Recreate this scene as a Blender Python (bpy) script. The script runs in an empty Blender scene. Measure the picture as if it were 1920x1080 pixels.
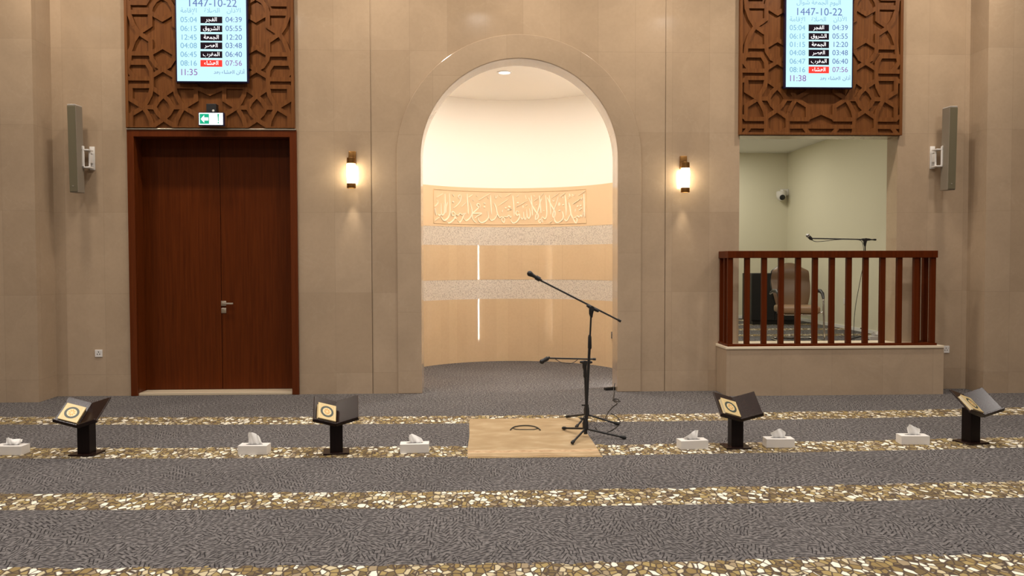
import bpy, bmesh, math, random
from math import sin, cos, pi, radians, atan2, hypot, sqrt
from mathutils import Vector, Matrix
S = bpy.context.scene
COL = S.collection
rnd = random.Random(7)

# ------------------------------------------------------------------ camera
F_PX = 1567.0; CAM_H = 1.62
YAW, PIT, ROL = -0.03948, -0.03191, 0.00234
RC = Matrix.Rotation(YAW, 3, 'Z') @ Matrix.Rotation(PIT, 3, 'X') @ Matrix.Rotation(ROL, 3, 'Y')
cd = bpy.data.cameras.new('camera'); cam = bpy.data.objects.new('camera', cd); COL.objects.link(cam)
cd.sensor_width = 36.0; cd.lens = F_PX * 36.0 / 1920.0; cd.clip_start = 0.05; cd.clip_end = 100
r3, f3, u3 = RC.col[0], RC.col[1], RC.col[2]
cam.matrix_world = Matrix(((r3.x, u3.x, -f3.x, 0), (r3.y, u3.y, -f3.y, 0), (r3.z, u3.z, -f3.z, CAM_H), (0, 0, 0, 1)))
S.camera = cam

# ------------------------------------------------------------------ world, exposure, lights of the hall
wd = bpy.data.worlds.new('World'); S.world = wd; wd.use_nodes = True
wd.node_tree.nodes['Background'].inputs[0].default_value = (0.9, 0.85, 0.8, 1)
wd.node_tree.nodes['Background'].inputs[1].default_value = 0.02
S.view_settings.view_transform = 'Standard'; S.view_settings.look = 'None'
S.view_settings.exposure = 0.0; S.view_settings.gamma = 1.0
S.view_settings.use_curve_mapping = False

CEIL = 5.6
def area(name, loc, power, size, color, direction=(0, 0, -1), spread=pi, shape='DISK', size_y=None):
    l = bpy.data.lights.new(name, 'AREA'); l.energy = power; l.shape = shape; l.size = size
    if size_y: l.size_y = size_y
    l.color = color; l.spread = spread
    o = bpy.data.objects.new(name, l); COL.objects.link(o); o.location = loc
    o.rotation_euler = Vector(direction).to_track_quat('-Z', 'Y').to_euler()
    return o
def spot(name, loc, power, color, direction, angle, blend=0.6, radius=0.03):
    l = bpy.data.lights.new(name, 'SPOT'); l.energy = power; l.color = color
    l.spot_size = angle; l.spot_blend = blend; l.shadow_soft_size = radius
    o = bpy.data.objects.new(name, l); COL.objects.link(o); o.location = loc
    o.rotation_euler = Vector(direction).to_track_quat('-Z', 'Y').to_euler()
    return o
WARM = (1.0, 0.87, 0.72); NEUT = (1.0, 0.93, 0.86)
# downlights along the prayer wall
for x in (-4.75, -3.0, -1.2, 0.5, 2.2, 4.0, 5.75):
    area('wall_downlight', (x, 9.1, CEIL - 0.02), 33, 0.22, WARM, (0, 0.25, -1), radians(150))
for x in (-6.6, 7.6):  # extra unseen pair, added to brighten the piers
    area('wall_downlight', (x, 8.3, CEIL - 0.02), 14, 0.22, WARM, (0, 0.25, -1), radians(150))
# general downlights over the carpet
for y in (-2.5, 1.0, 4.0, 7.0):
    for x in (-6.0, -3.0, 0.0, 3.0, 6.0):
        area('hall_downlight', (x, y, CEIL - 0.02), 42, 0.30, NEUT, (0, 0, -1), radians(148))

# ------------------------------------------------------------------ helpers
def ray(px, py): return RC @ Vector(((px - 960) / F_PX, 1.0, -(py - 540) / F_PX))
def on_y(px, py, Y):
    d = ray(px, py); t = Y / d.y; return d.x * t, CAM_H + d.z * t
def on_z(px, py, Z=0.0):
    d = ray(px, py); t = (Z - CAM_H) / d.z; return d.x * t, d.y * t

class MB:
    """collects shapes into one mesh"""
    def __init__(s): s.bm = bmesh.new()
    def _merge(s, b, M=None):
        if M is not None: b.transform(M)
        me = bpy.data.meshes.new('tmp'); b.to_mesh(me); b.free(); s.bm.from_mesh(me); bpy.data.meshes.remove(me)
        return s
    def box(s, x0, x1, y0, y1, z0, z1, bev=0.0, seg=2, M=None):
        b = bmesh.new(); bmesh.ops.create_cube(b, size=1)
        for v in b.verts: v.co = Vector(((x0 + x1) / 2 + v.co.x * (x1 - x0), (y0 + y1) / 2 + v.co.y * (y1 - y0), (z0 + z1) / 2 + v.co.z * (z1 - z0)))
        if bev: bmesh.ops.bevel(b, geom=b.edges[:] , offset=bev, segments=seg, profile=0.5, affect='EDGES')
        return s._merge(b, M)
    def prism(s, pts, y0, y1, M=None, bev=0.0):
        """polygon in x,z extruded from y0 to y1"""
        b = bmesh.new(); vs = [b.verts.new((p[0], y0, p[1])) for p in pts]; f = b.faces.new(vs)
        r = bmesh.ops.extrude_face_region(b, geom=[f])
        for v in [g for g in r['geom'] if isinstance(g, bmesh.types.BMVert)]: v.co.y = y1
        bmesh.ops.recalc_face_normals(b, faces=b.faces[:])
        if bev: bmesh.ops.bevel(b, geom=[e for e in b.edges if abs(e.verts[0].co.y - e.verts[1].co.y) < 1e-6], offset=bev, segments=2, profile=0.5, affect='EDGES')
        return s._merge(b, M)
    def tube(s, pts, r, n=10, cap=True, M=None):
        """swept round tube; r a number or a list"""
        pts = [Vector(p) for p in pts]; R = r if isinstance(r, (list, tuple)) else [r] * len(pts)
        b = bmesh.new(); rings = []; up = None
        for i, p in enumerate(pts):
            d = (pts[min(i + 1, len(pts) - 1)] - pts[max(i - 1, 0)]).normalized()
            if up is None:
                a = Vector((0, 0, 1)) if abs(d.z) < 0.9 else Vector((1, 0, 0)); up = (a - d * a.dot(d)).normalized()
            else:
                up = (up - d * up.dot(d)).normalized()
            q = d.cross(up)
            rings.append([b.verts.new(p + R[i] * (cos(2 * pi * k / n) * up + sin(2 * pi * k / n) * q)) for k in range(n)])
        for i in range(len(rings) - 1):
            for k in range(n):
                b.faces.new((rings[i][k], rings[i][(k + 1) % n], rings[i + 1][(k + 1) % n], rings[i + 1][k]))
        if cap: b.faces.new(rings[0][::-1]); b.faces.new(rings[-1])
        bmesh.ops.recalc_face_normals(b, faces=b.faces[:])
        return s._merge(b, M)
    def lathe(s, prof, n=24, M=None):
        """profile of (radius, z) turned about z"""
        b = bmesh.new(); rings = []
        for r, z in prof:
            rings.append([b.verts.new((r * cos(2 * pi * k / n), r * sin(2 * pi * k / n), z)) for k in range(n)] if r > 1e-6 else [b.verts.new((0, 0, z))])
        for a, c in zip(rings, rings[1:]):
            for k in range(n):
                k2 = (k + 1) % n
                if len(a) == 1 and len(c) == 1: continue
                if len(a) == 1: b.faces.new((a[0], c[k2], c[k]))
                elif len(c) == 1: b.faces.new((a[k], a[k2], c[0]))
                else: b.faces.new((a[k], a[k2], c[k2], c[k]))
        bmesh.ops.recalc_face_normals(b, faces=b.faces[:])
        return s._merge(b, M)
    def grid(s, fn, nu, nv, M=None, thick=0.0, closed=False):
        b = bmesh.new(); g = [[b.verts.new(fn(i / nu, j / nv)) for i in range(nu + 1)] for j in range(nv + 1)]
        for j in range(nv):
            for i in range(nu): b.faces.new((g[j][i], g[j][i + 1], g[j + 1][i + 1], g[j + 1][i]))
        bmesh.ops.recalc_face_normals(b, faces=b.faces[:])
        if thick: bmesh.ops.solidify(b, geom=b.faces[:], thickness=thick)
        return s._merge(b, M)
    def build(s, name, mat, parent=None, smooth=None, loc=None):
        me = bpy.data.meshes.new(name); s.bm.to_mesh(me); s.bm.free()
        me.materials.append(mat)
        o = bpy.data.objects.new(name, me); COL.objects.link(o)
        if loc is not None: o.location = loc
        if parent is not None: o.parent = parent
        if smooth is not None:
            for p in me.polygons: p.use_smooth = True
            try: me.set_sharp_from_angle(angle=radians(smooth))
            except Exception: pass
        return o

def tag(o, label, cat, group=None):
    o['label'] = label; o['category'] = cat
    if group: o['group'] = group
    return o
def thing(name, label, cat, loc=(0, 0, 0), rz=0.0, group=None):
    o = bpy.data.objects.new(name, None); COL.objects.link(o); o.empty_display_size = 0.1
    o.location = loc; o.rotation_euler = (0, 0, rz)
    return tag(o, label, cat, group)
def struct(o): o['kind'] = 'structure'; return o
def copy_tree(o, parent=None):
    c = o.copy(); COL.objects.link(c)
    if parent is not None:
        c.parent = parent; c.matrix_parent_inverse = o.matrix_parent_inverse.copy()
    for ch in list(o.children): copy_tree(ch, c)
    return c

# ------------------------------------------------------------------ materials
def mat(name, color=(0.5, 0.5, 0.5), rough=0.5, metal=0.0, spec=0.5, emit=None, estr=1.0, coat=0.0):
    m = bpy.data.materials.new(name); m.use_nodes = True; b = m.node_tree.nodes['Principled BSDF']
    b.inputs['Base Color'].default_value = (*color, 1); b.inputs['Roughness'].default_value = rough
    b.inputs['Metallic'].default_value = metal; b.inputs['Specular IOR Level'].default_value = spec
    b.inputs['Coat Weight'].default_value = coat
    if emit: b.inputs['Emission Color'].default_value = (*emit, 1); b.inputs['Emission Strength'].default_value = estr
    return m
def N(m, t, **kw):
    n = m.node_tree.nodes.new(t)
    for k, v in kw.items(): setattr(n, k, v)
    return n
def L(m, a, b): m.node_tree.links.new(a, b)
def bsdf(m): return m.node_tree.nodes['Principled BSDF']
def mth(m, op, a, b=None, c=None):
    n = N(m, 'ShaderNodeMath', operation=op)
    for i, v in enumerate((a, b, c)):
        if v is None: continue
        if isinstance(v, (int, float)): n.inputs[i].default_value = v
        else: L(m, v, n.inputs[i])
    return n.outputs[0]
def mix(m, fac, a, b, mode='MIX'):
    n = N(m, 'ShaderNodeMix', data_type='RGBA', blend_type=mode)
    for i, v in ((0, fac), (6, a), (7, b)):
        if isinstance(v, (int, float)): n.inputs[i].default_value = v
        elif isinstance(v, tuple): n.inputs[i].default_value = (*v, 1)
        else: L(m, v, n.inputs[i])
    return n.outputs[2]
def ramp(m, fac, stops, interp='LINEAR'):
    n = N(m, 'ShaderNodeValToRGB'); n.color_ramp.interpolation = interp; e = n.color_ramp.elements
    while len(e) < len(stops): e.new(0.5)
    for k, (p, c) in zip(e, stops): k.position = p; k.color = (*c, 1)
    L(m, fac, n.inputs[0]); return n.outputs[0]
def coords(m, kind='Object'): return N(m, 'ShaderNodeTexCoord').outputs[kind]

def marble(name, tile_w, tile_h, base, dark, rough, mortar=0.0016, var=0.12, axis='xz', seed=0.0, mcol=0.72):
    m = mat(name, base, rough); p = coords(m); sep = N(m, 'ShaderNodeSeparateXYZ'); L(m, p, sep.inputs[0])
    cmb = N(m, 'ShaderNodeCombineXYZ')
    h = mth(m, 'ADD', sep.outputs[0], sep.outputs[1]) if axis == 'xz' else sep.outputs[1]
    L(m, mth(m, 'ADD', h, 20.0 + seed), cmb.inputs[0]); L(m, mth(m, 'ADD', sep.outputs[2], 10.0 + 0.52), cmb.inputs[1])
    br = N(m, 'ShaderNodeTexBrick', offset=0.0, squash=1.0); L(m, cmb.outputs[0], br.inputs['Vector'])
    br.inputs['Scale'].default_value = 1.0; br.inputs['Brick Width'].default_value = tile_w; br.inputs['Row Height'].default_value = tile_h
    br.inputs['Mortar Size'].default_value = mortar; br.inputs['Mortar Smooth'].default_value = 0.3
    br.inputs['Color1'].default_value = (*base, 1); br.inputs['Color2'].default_value = (*dark, 1)
    br.inputs['Mortar'].default_value = (*[c * mcol for c in base], 1)
    nz = N(m, 'ShaderNodeTexNoise'); nz.inputs['Scale'].default_value = 1.7; nz.inputs['Detail'].default_value = 6; nz.inputs['Roughness'].default_value = 0.6
    nz.inputs['Distortion'].default_value = 0.6; L(m, p, nz.inputs['Vector'])
    f = N(m, 'ShaderNodeTexNoise'); f.inputs['Scale'].default_value = 28; f.inputs['Detail'].default_value = 4; L(m, p, f.inputs['Vector'])
    c = mix(m, 1.0, br.outputs['Color'], ramp(m, nz.outputs['Fac'], [(0.3, (1 - var,) * 3), (0.62, (1.0, 1.0, 1.0))]), 'MULTIPLY')
    c = mix(m, 1.0, c, ramp(m, f.outputs['Fac'], [(0.35, (0.97, 0.97, 0.965)), (0.6, (1.0, 1.0, 1.0))]), 'MULTIPLY')
    vn = N(m, 'ShaderNodeTexVoronoi', feature='DISTANCE_TO_EDGE'); vn.inputs['Scale'].default_value = 0.7
    dv = N(m, 'ShaderNodeVectorMath', operation='ADD'); L(m, p, dv.inputs[0]); L(m, nz.outputs['Color'], dv.inputs[1]); L(m, dv.outputs[0], vn.inputs['Vector'])
    c = mix(m, ramp(m, vn.outputs['Distance'], [(0.0, (0.05,) * 3), (0.010, (0.0,) * 3)]), c, (0.7, 0.6, 0.47))
    L(m, c, bsdf(m).inputs['Base Color'])
    return m
M_WALL = marble('cream marble', 0.46, 0.98, (0.455, 0.345, 0.243), (0.405, 0.302, 0.208), 0.13)
M_PARAPET = marble('cream marble parapet', 0.62, 40.0, (0.455, 0.345, 0.243), (0.42, 0.316, 0.22), 0.13)
M_BAND = marble('cream marble arch', 0.9, 0.72, (0.455, 0.347, 0.246), (0.42, 0.317, 0.222), 0.12)
M_NBEIGE = marble('honed alcove marble', 0.21, 40.0, (0.60, 0.44, 0.27), (0.56, 0.405, 0.25), 0.05, mortar=0.0006, var=0.05)
M_NTOP = mat('carved stone', (0.66, 0.475, 0.285), 0.6)
M_LETTER = mat('pale carved stone', (0.88, 0.76, 0.58), 0.6)

def granite(name, a, b, rough):
    m = mat(name, a, rough); p = coords(m)
    n = N(m, 'ShaderNodeTexNoise'); n.inputs['Scale'].default_value = 55; n.inputs['Detail'].default_value = 3; L(m, p, n.inputs['Vector'])
    L(m, ramp(m, n.outputs['Fac'], [(0.36, b), (0.55, a)]), bsdf(m).inputs['Base Color'])
    bp = N(m, 'ShaderNodeBump'); bp.inputs['Strength'].default_value = 0.5; bp.inputs['Distance'].default_value = 0.01
    L(m, n.outputs['Fac'], bp.inputs['Height']); L(m, bp.outputs[0], bsdf(m).inputs['Normal'])
    return m
M_GRAN = granite('bush hammered stone', (0.60, 0.53, 0.44), (0.40, 0.34, 0.28), 0.38)
M_PLASTER = mat('cream plaster', (0.82, 0.765, 0.685), 0.8)
M_BOOTH = mat('pale green cream paint', (0.70, 0.665, 0.525), 0.8)
M_WHITE = mat('white paint', (0.78, 0.77, 0.74), 0.6)
M_CEIL = mat('ceiling paint', (0.55, 0.50, 0.43), 0.8)
M_DARKGAP = mat('dark joint', (0.06, 0.045, 0.035), 0.7)

def wood(name, a, b, rough=0.35, scale=1.0, axis=2, coat=0.0, spec=0.22):
    m = mat(name, a, rough, spec=spec, coat=coat); p = coords(m)
    mp = N(m, 'ShaderNodeMapping'); s = [26 * scale] * 3; s[axis] = 0.9 * scale; mp.inputs['Scale'].default_value = s; L(m, p, mp.inputs['Vector'])
    n = N(m, 'ShaderNodeTexNoise'); n.inputs['Scale'].default_value = 1.6; n.inputs['Detail'].default_value = 6; n.inputs['Roughness'].default_value = 0.65; n.inputs['Distortion'].default_value = 0.3
    L(m, mp.outputs[0], n.inputs['Vector'])
    L(m, ramp(m, n.outputs['Fac'], [(0.32, b), (0.66, a)]), bsdf(m).inputs['Base Color'])
    return m
M_DOOR = wood('red brown veneer', (0.108, 0.023, 0.0035), (0.068, 0.013, 0.002), 0.32, spec=0.15)
M_FRAME = wood('red brown frame wood', (0.120, 0.026, 0.005), (0.085, 0.017, 0.003), 0.30)
M_PANEL = wood('walnut panel', (0.175, 0.066, 0.019), (0.11, 0.039, 0.011), 0.5, spec=0.12)
M_RAIL = wood('mahogany', (0.105, 0.019, 0.003), (0.070, 0.012, 0.002), 0.4, spec=0.10)
M_STAND = wood('dark lacquered wood', (0.020, 0.0085, 0.007), (0.012, 0.005, 0.004), 0.27)
M_STAND.node_tree.nodes['Principled BSDF'].inputs['Specular IOR Level'].default_value = 0.30
M_COLUMN = wood('black lacquered wood', (0.010, 0.005, 0.0045), (0.006, 0.003, 0.003), 0.4, spec=0.18)
M_BLACK = mat('black plastic', (0.010, 0.010, 0.011), 0.45)
M_BMETAL = mat('black painted metal', (0.012, 0.012, 0.013), 0.4)
M_RUBBER = mat('black rubber', (0.008, 0.008, 0.008), 0.7)
M_GRILLE = mat('dark steel mesh', (0.03, 0.03, 0.032), 0.4, 0.6)
M_SGRILLE = mat('grey steel mesh', (0.5, 0.5, 0.5), 0.4, 0.8)
M_CHROME = mat('chrome', (0.62, 0.60, 0.56), 0.18, 1.0)
M_STEEL = mat('brushed steel', (0.60, 0.53, 0.44), 0.35, 1.0)
M_BRASS = mat('aged brass', (0.30, 0.15, 0.045), 0.35, 0.9)
M_SPK = mat('grey loudspeaker cloth', (0.125, 0.106, 0.062), 0.8)
M_SPKSIDE = mat('grey aluminium', (0.25, 0.215, 0.17), 0.6)
M_PWHITE = mat('white plastic', (0.72, 0.70, 0.68), 0.4)
M_CARD = mat('white card', (0.74, 0.71, 0.68), 0.7)
M_TISSUE = mat('white tissue', (0.90, 0.885, 0.86), 0.9)
M_GLOW = mat('lit opal glass', (0.9, 0.85, 0.75), 0.3, emit=(1.0, 0.86, 0.60), estr=20)
M_LED = mat('lit strip', (0.9, 0.9, 0.9), 0.3, emit=(1.0, 0.93, 0.84), estr=70)
M_DOWN = mat('lit lens', (0.9, 0.9, 0.9), 0.3, emit=(0.95, 0.97, 1.0), estr=5)
M_LEATHER = mat('brown leather', (0.215, 0.135, 0.072), 0.45)
M_CABLE = mat('black cable', (0.012, 0.011, 0.010), 0.5)
M_CREAMSLAB = mat('pale stone', (0.78, 0.68, 0.52), 0.3)
M_THRESH = mat('pale threshold stone', (0.60, 0.50, 0.36), 0.3)
M_SCREEN = mat('lit screen', (0.02, 0.02, 0.02), 0.2, emit=(0.60, 0.93, 1.0), estr=1.05)
M_SDARK = mat('dark blue lettering', (0.03, 0.055, 0.16), 0.5, emit=(0.06, 0.12, 0.36), estr=0.8)
M_SPALE = mat('pale blue lettering', (0.05, 0.12, 0.2), 0.5, emit=(0.14, 0.34, 0.52), estr=0.9)
M_SPURPLE = mat('purple lettering', (0.09, 0.04, 0.16), 0.5, emit=(0.24, 0.11, 0.38), estr=0.8)
M_STAG = mat('black tag', (0.004, 0.003, 0.004), 0.8, spec=0.05, emit=(0.012, 0.005, 0.010), estr=1.0)
M_SRED = mat('red tag', (0.4, 0.02, 0.015), 0.4, emit=(0.95, 0.02, 0.012), estr=0.9)
M_SWHITE = mat('white lettering', (0.8, 0.8, 0.8), 0.5, emit=(0.85, 0.9, 1.0), estr=1.0)
M_BEZEL = mat('black bezel', (0.012, 0.012, 0.05), 0.25)
M_EXGREEN = mat('green lit legend', (0.0, 0.2, 0.1), 0.4, emit=(0.0, 0.34, 0.20), estr=0.9)
M_EXWHITE = mat('white lit legend', (0.8, 0.9, 0.85), 0.4, emit=(0.9, 1.0, 0.97), estr=1.3)
M_PAGES = mat('cream page edges', (0.72, 0.62, 0.42), 0.7)
M_GOLD = mat('gold book cover', (0.62, 0.47, 0.22), 0.4, 0.1)
M_GOLDPALE = mat('pale gold print', (0.70, 0.56, 0.30), 0.4, 0.1)
M_TEAL = mat('dark teal print', (0.030, 0.045, 0.035), 0.4)
M_ORANGE = mat('orange gold print', (0.60, 0.32, 0.08), 0.4, 0.2)

def carpet(name, booth=False):
    m = mat(name, (0.1, 0.1, 0.1), 0.95, spec=0.1); p = coords(m)
    sep = N(m, 'ShaderNodeSeparateXYZ'); L(m, p, sep.inputs[0]); X, Y = sep.outputs[0], sep.outputs[1]
    # stripes, laid with a slight bow across the hall
    dx = mth(m, 'SUBTRACT', X, 0.6)
    Yb = mth(m, 'ADD', mth(m, 'SUBTRACT', Y, mth(m, 'MULTIPLY', mth(m, 'MULTIPLY', dx, dx), 0.0065)), 0.045) if not booth else Y
    top, pitch, w = (8.790, 1.434, 0.417) if not booth else (15.0, 1.0, 0.3)
    # ragged edge on the near side of each pebble stripe
    rg = N(m, 'ShaderNodeTexVoronoi'); rg.inputs['Scale'].default_value = 12; L(m, p, rg.inputs['Vector'])
    sp = N(m, 'ShaderNodeSeparateColor'); L(m, rg.outputs['Color'], sp.inputs[0])
    t = mth(m, 'DIVIDE', mth(m, 'SUBTRACT', top, Yb), pitch)
    fr = mth(m, 'FRACT', mth(m, 'ADD', t, 10.0))
    edge = mth(m, 'ADD', mth(m, 'MULTIPLY', mth(m, 'SUBTRACT', sp.outputs[0], 0.5), 0.035), 0.0)
    ins = mth(m, 'MULTIPLY', mth(m, 'LESS_THAN', fr, w / pitch), mth(m, 'GREATER_THAN', mth(m, 'ADD', fr, mth(m, 'MULTIPLY', edge, 1.0)), 0.012))
    ins = mth(m, 'MULTIPLY', ins, mth(m, 'GREATER_THAN', t, 0.0))
    # pebbles
    nz = N(m, 'ShaderNodeTexNoise'); nz.inputs['Scale'].default_value = 7; nz.inputs['Detail'].default_value = 2; L(m, p, nz.inputs['Vector'])
    wv = N(m, 'ShaderNodeVectorMath', operation='MULTIPLY_ADD'); L(m, nz.outputs['Color'], wv.inputs[0]); wv.inputs[1].default_value = (0.025, 0.03, 0); L(m, p, wv.inputs[2])
    mp = N(m, 'ShaderNodeMapping'); mp.inputs['Scale'].default_value = (1.45, 0.95, 0.0); mp.inputs['Rotation'].default_value = (0, 0, 0.0); L(m, wv.outputs[0], mp.inputs['Vector'])
    v1 = N(m, 'ShaderNodeTexVoronoi'); v1.inputs['Scale'].default_value = 18; L(m, mp.outputs[0], v1.inputs['Vector'])
    v2 = N(m, 'ShaderNodeTexVoronoi', feature='DISTANCE_TO_EDGE'); v2.inputs['Scale'].default_value = 18; L(m, mp.outputs[0], v2.inputs['Vector'])
    s2 = N(m, 'ShaderNodeSeparateColor'); L(m, v1.outputs['Color'], s2.inputs[0])
    peb = ramp(m, s2.outputs[0], [(0.0, (0.17, 0.125, 0.065)), (0.15, (0.27, 0.195, 0.085)), (0.34, (0.36, 0.275, 0.12)), (0.50, (0.33, 0.26, 0.165)), (0.62, (0.56, 0.48, 0.31)), (0.80, (0.84, 0.79, 0.66))], 'CONSTANT')
    peb = mix(m, ramp(m, v2.outputs['Distance'], [(0.04, (1, 1, 1)), (0.13, (0, 0, 0))]), peb, (0.085, 0.062, 0.048))
    # dark strokes, laid in patches of differing direction
    ms = N(m, 'ShaderNodeMapping'); ms.inputs['Scale'].default_value = (1.35, 0.80, 0.0); L(m, wv.outputs[0], ms.inputs['Vector'])
    pv = N(m, 'ShaderNodeTexVoronoi'); pv.inputs['Scale'].default_value = 8.0; pv.inputs['Randomness'].default_value = 0.8; L(m, ms.outputs[0], pv.inputs['Vector'])
    s3 = N(m, 'ShaderNodeSeparateColor'); L(m, pv.outputs['Color'], s3.inputs[0])
    rot = N(m, 'ShaderNodeVectorRotate', rotation_type='Z_AXIS'); L(m, ms.outputs[0], rot.inputs['Vector'])
    L(m, mth(m, 'MULTIPLY', mth(m, 'FLOOR', mth(m, 'MULTIPLY', s3.outputs[0], 6.0)), pi / 6), rot.inputs['Angle'])
    sr = N(m, 'ShaderNodeSeparateXYZ'); L(m, rot.outputs[0], sr.inputs[0])
    wave = mth(m, 'SINE', mth(m, 'MULTIPLY', sr.outputs[0], 2 * pi / 0.027))
    lng = mth(m, 'SINE', mth(m, 'ADD', mth(m, 'MULTIPLY', sr.outputs[1], 2 * pi / 0.12), mth(m, 'MULTIPLY', mth(m, 'FLOOR', mth(m, 'DIVIDE', sr.outputs[0], 0.027)), 2.1)))
    st = mth(m, 'MULTIPLY', ramp(m, wave, [(0.30, (0, 0, 0)), (0.75, (1, 1, 1))]), ramp(m, mth(m, 'MULTIPLY_ADD', lng, 0.5, 0.5), [(0.10, (0, 0, 0)), (0.35, (1, 1, 1))]))
    n2 = N(m, 'ShaderNodeTexNoise'); n2.inputs['Scale'].default_value = 38; n2.inputs['Detail'].default_value = 3; L(m, p, n2.inputs['Vector'])
    n3 = N(m, 'ShaderNodeTexNoise'); n3.inputs['Scale'].default_value = 1.3; n3.inputs['Detail'].default_value = 4; L(m, p, n3.inputs['Vector'])
    grey = mix(m, ramp(m, n2.outputs['Fac'], [(0.36, (0, 0, 0)), (0.64, (1, 1, 1))]), (0.075, 0.069, 0.070), (0.205, 0.190, 0.186))
    grey = mix(m, mth(m, 'MULTIPLY', st, 0.9), grey, (0.022, 0.020, 0.021))
    grey = mix(m, 1.0, grey, ramp(m, n3.outputs['Fac'], [(0.35, (0.92, 0.92, 0.92)), (0.65, (1.05, 1.05, 1.05))]), 'MULTIPLY')
    L(m, mix(m, ins, grey, peb), bsdf(m).inputs['Base Color'])
    bp = N(m, 'ShaderNodeBump'); bp.inputs['Strength'].default_value = 0.35; bp.inputs['Distance'].default_value = 0.006
    L(m, n2.outputs['Fac'], bp.inputs['Height']); L(m, bp.outputs[0], bsdf(m).inputs['Normal'])
    return m
M_CARPET = carpet('grey carpet with pebble stripes')
M_CARPETB = carpet('booth carpet', True)

def rug_material():
    m = mat('beige rug pile', (0.5, 0.4, 0.25), 0.95, spec=0.1); p = coords(m)
    sep = N(m, 'ShaderNodeSeparateXYZ'); L(m, p, sep.inputs[0]); Y = sep.outputs[1]
    n = N(m, 'ShaderNodeTexNoise'); n.inputs['Scale'].default_value = 5; n.inputs['Detail'].default_value = 5
    mp = N(m, 'ShaderNodeMapping'); mp.inputs['Scale'].default_value = (0.8, 1.3, 1); L(m, p, mp.inputs['Vector']); L(m, mp.outputs[0], n.inputs['Vector'])
    c = ramp(m, n.outputs['Fac'], [(0.3, (0.35, 0.245, 0.138)), (0.5, (0.39, 0.283, 0.162)), (0.7, (0.47, 0.36, 0.225))])
    n2 = N(m, 'ShaderNodeTexNoise'); n2.inputs['Scale'].default_value = 22; n2.inputs['Detail'].default_value = 3; L(m, mp.outputs[0], n2.inputs['Vector'])
    band = ramp(m, mth(m, 'DIVIDE', mth(m, 'SUBTRACT', Y, -0.82), 0.5), [(0.0, (0, 0, 0)), (0.10, (0.5, 0.5, 0.5)), (0.13, (0, 0, 0)), (0.26, (0, 0, 0)), (0.28, (1, 1, 1)), (0.42, (1, 1, 1)), (0.45, (0, 0, 0))])
    c = mix(m, mth(m, 'MULTIPLY', band, 0.75), c, ramp(m, n2.outputs['Fac'], [(0.38, (0.40, 0.25, 0.14)), (0.6, (0.60, 0.42, 0.26))]))
    line = ramp(m, mth(m, 'DIVIDE', mth(m, 'SUBTRACT', Y, -0.82), 0.5), [(0.22, (0, 0, 0)), (0.24, (1, 1, 1)), (0.27, (0, 0, 0)), (0.44, (0, 0, 0)), (0.46, (1, 1, 1)), (0.49, (0, 0, 0))])
    c = mix(m, mth(m, 'MULTIPLY', line, 0.6), c, (0.75, 0.60, 0.40))
    L(m, c, bsdf(m).inputs['Base Color'])
    return m
M_RUG = rug_material()

# ------------------------------------------------------------------ setting
YW = 10.272           # face of the prayer wall
XL, XR = -5.10, 6.13  # inner corners with the side piers
YPL, YPR = 9.85, 9.90 # faces of the piers
AX, AZ, AR, ARO = 0.503, 2.885, 1.207, 1.500   # arch centre, inner and outer radius
G1, G2 = -1.305, 2.302                          # vertical grooves
DX0, DX1, DZ = -4.212, -2.198, 3.205            # door opening with its frame
BX0, BX1, BZ0, BZ1 = 3.228, 5.222, 0.55, 3.165  # booth opening
NX, NR, NYC = 0.49, 1.667, 11.88                # alcove: half round of this radius
NYF = 10.65
NCEIL = 4.215
BOOTH_Z = 0.55; BOOTH_X = 5.75; BOOTH_Y = 15.4; BOOTH_C = 3.62

b = MB(); b.box(-9, 10, -4, 13.7, -0.1, 0.0); struct(b.build('floor', M_CARPET))
b = MB(); b.box(-9, 10, -4, YW + 0.4, CEIL, CEIL + 0.1); struct(b.build('ceiling', M_CEIL))
b = MB(); b.box(-9.1, -9, -4, YPL, 0, CEIL); struct(b.build('wall_left', M_WALL))
b = MB(); b.box(10, 10.1, -4, YPR, 0, CEIL); struct(b.build('wall_right', M_WALL))
b = MB(); b.box(-9, 10, -4.1, -4, 0, CEIL); struct(b.build('wall_rear', M_CEIL))
b = MB(); b.box(-9.1, XL, YPL, YW + 0.38, 0, CEIL); struct(b.build('wall_pier_left', M_WALL))
b = MB(); b.box(XR, 10.1, YPR, YW + 0.38, 0, CEIL); struct(b.build('wall_pier_right', M_WALL))

g = 0.0045
def slab(bm, x0, x1, z0, z1, y1=YW + 0.38): bm.box(x0, x1, YW, y1, z0, z1)
b = MB()
slab(b, XL, DX0, 0, CEIL); slab(b, DX0, DX1, DZ, CEIL); slab(b, DX1, G1 - g, 0, CEIL)
arch_pts = [(AX + AR * cos(a), AZ + AR * sin(a)) for a in [pi * k / 64 for k in range(65)]]
b.prism([(G1 + g, 0), (G1 + g, CEIL), (G2 - g, CEIL), (G2 - g, 0), (AX + AR, 0)] + arch_pts + [(AX - AR, 0)], YW, YW + 0.38)
slab(b, G2 + g, BX0, 0, CEIL, YW + 0.27); slab(b, BX0, BX1, BZ1, CEIL, YW + 0.27); slab(b, BX1, XR, 0, CEIL, YW + 0.27); slab(b, BX0, BX1, 0, BZ0 - 0.003, YW + 0.27)
b.box(G1 - g, G1 + g, YW + 0.02, YW + 0.05, 0, CEIL); b.box(G2 - g, G2 + g, YW + 0.02, YW + 0.05, 0, CEIL)
struct(b.build('wall_back', M_WALL))

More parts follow.
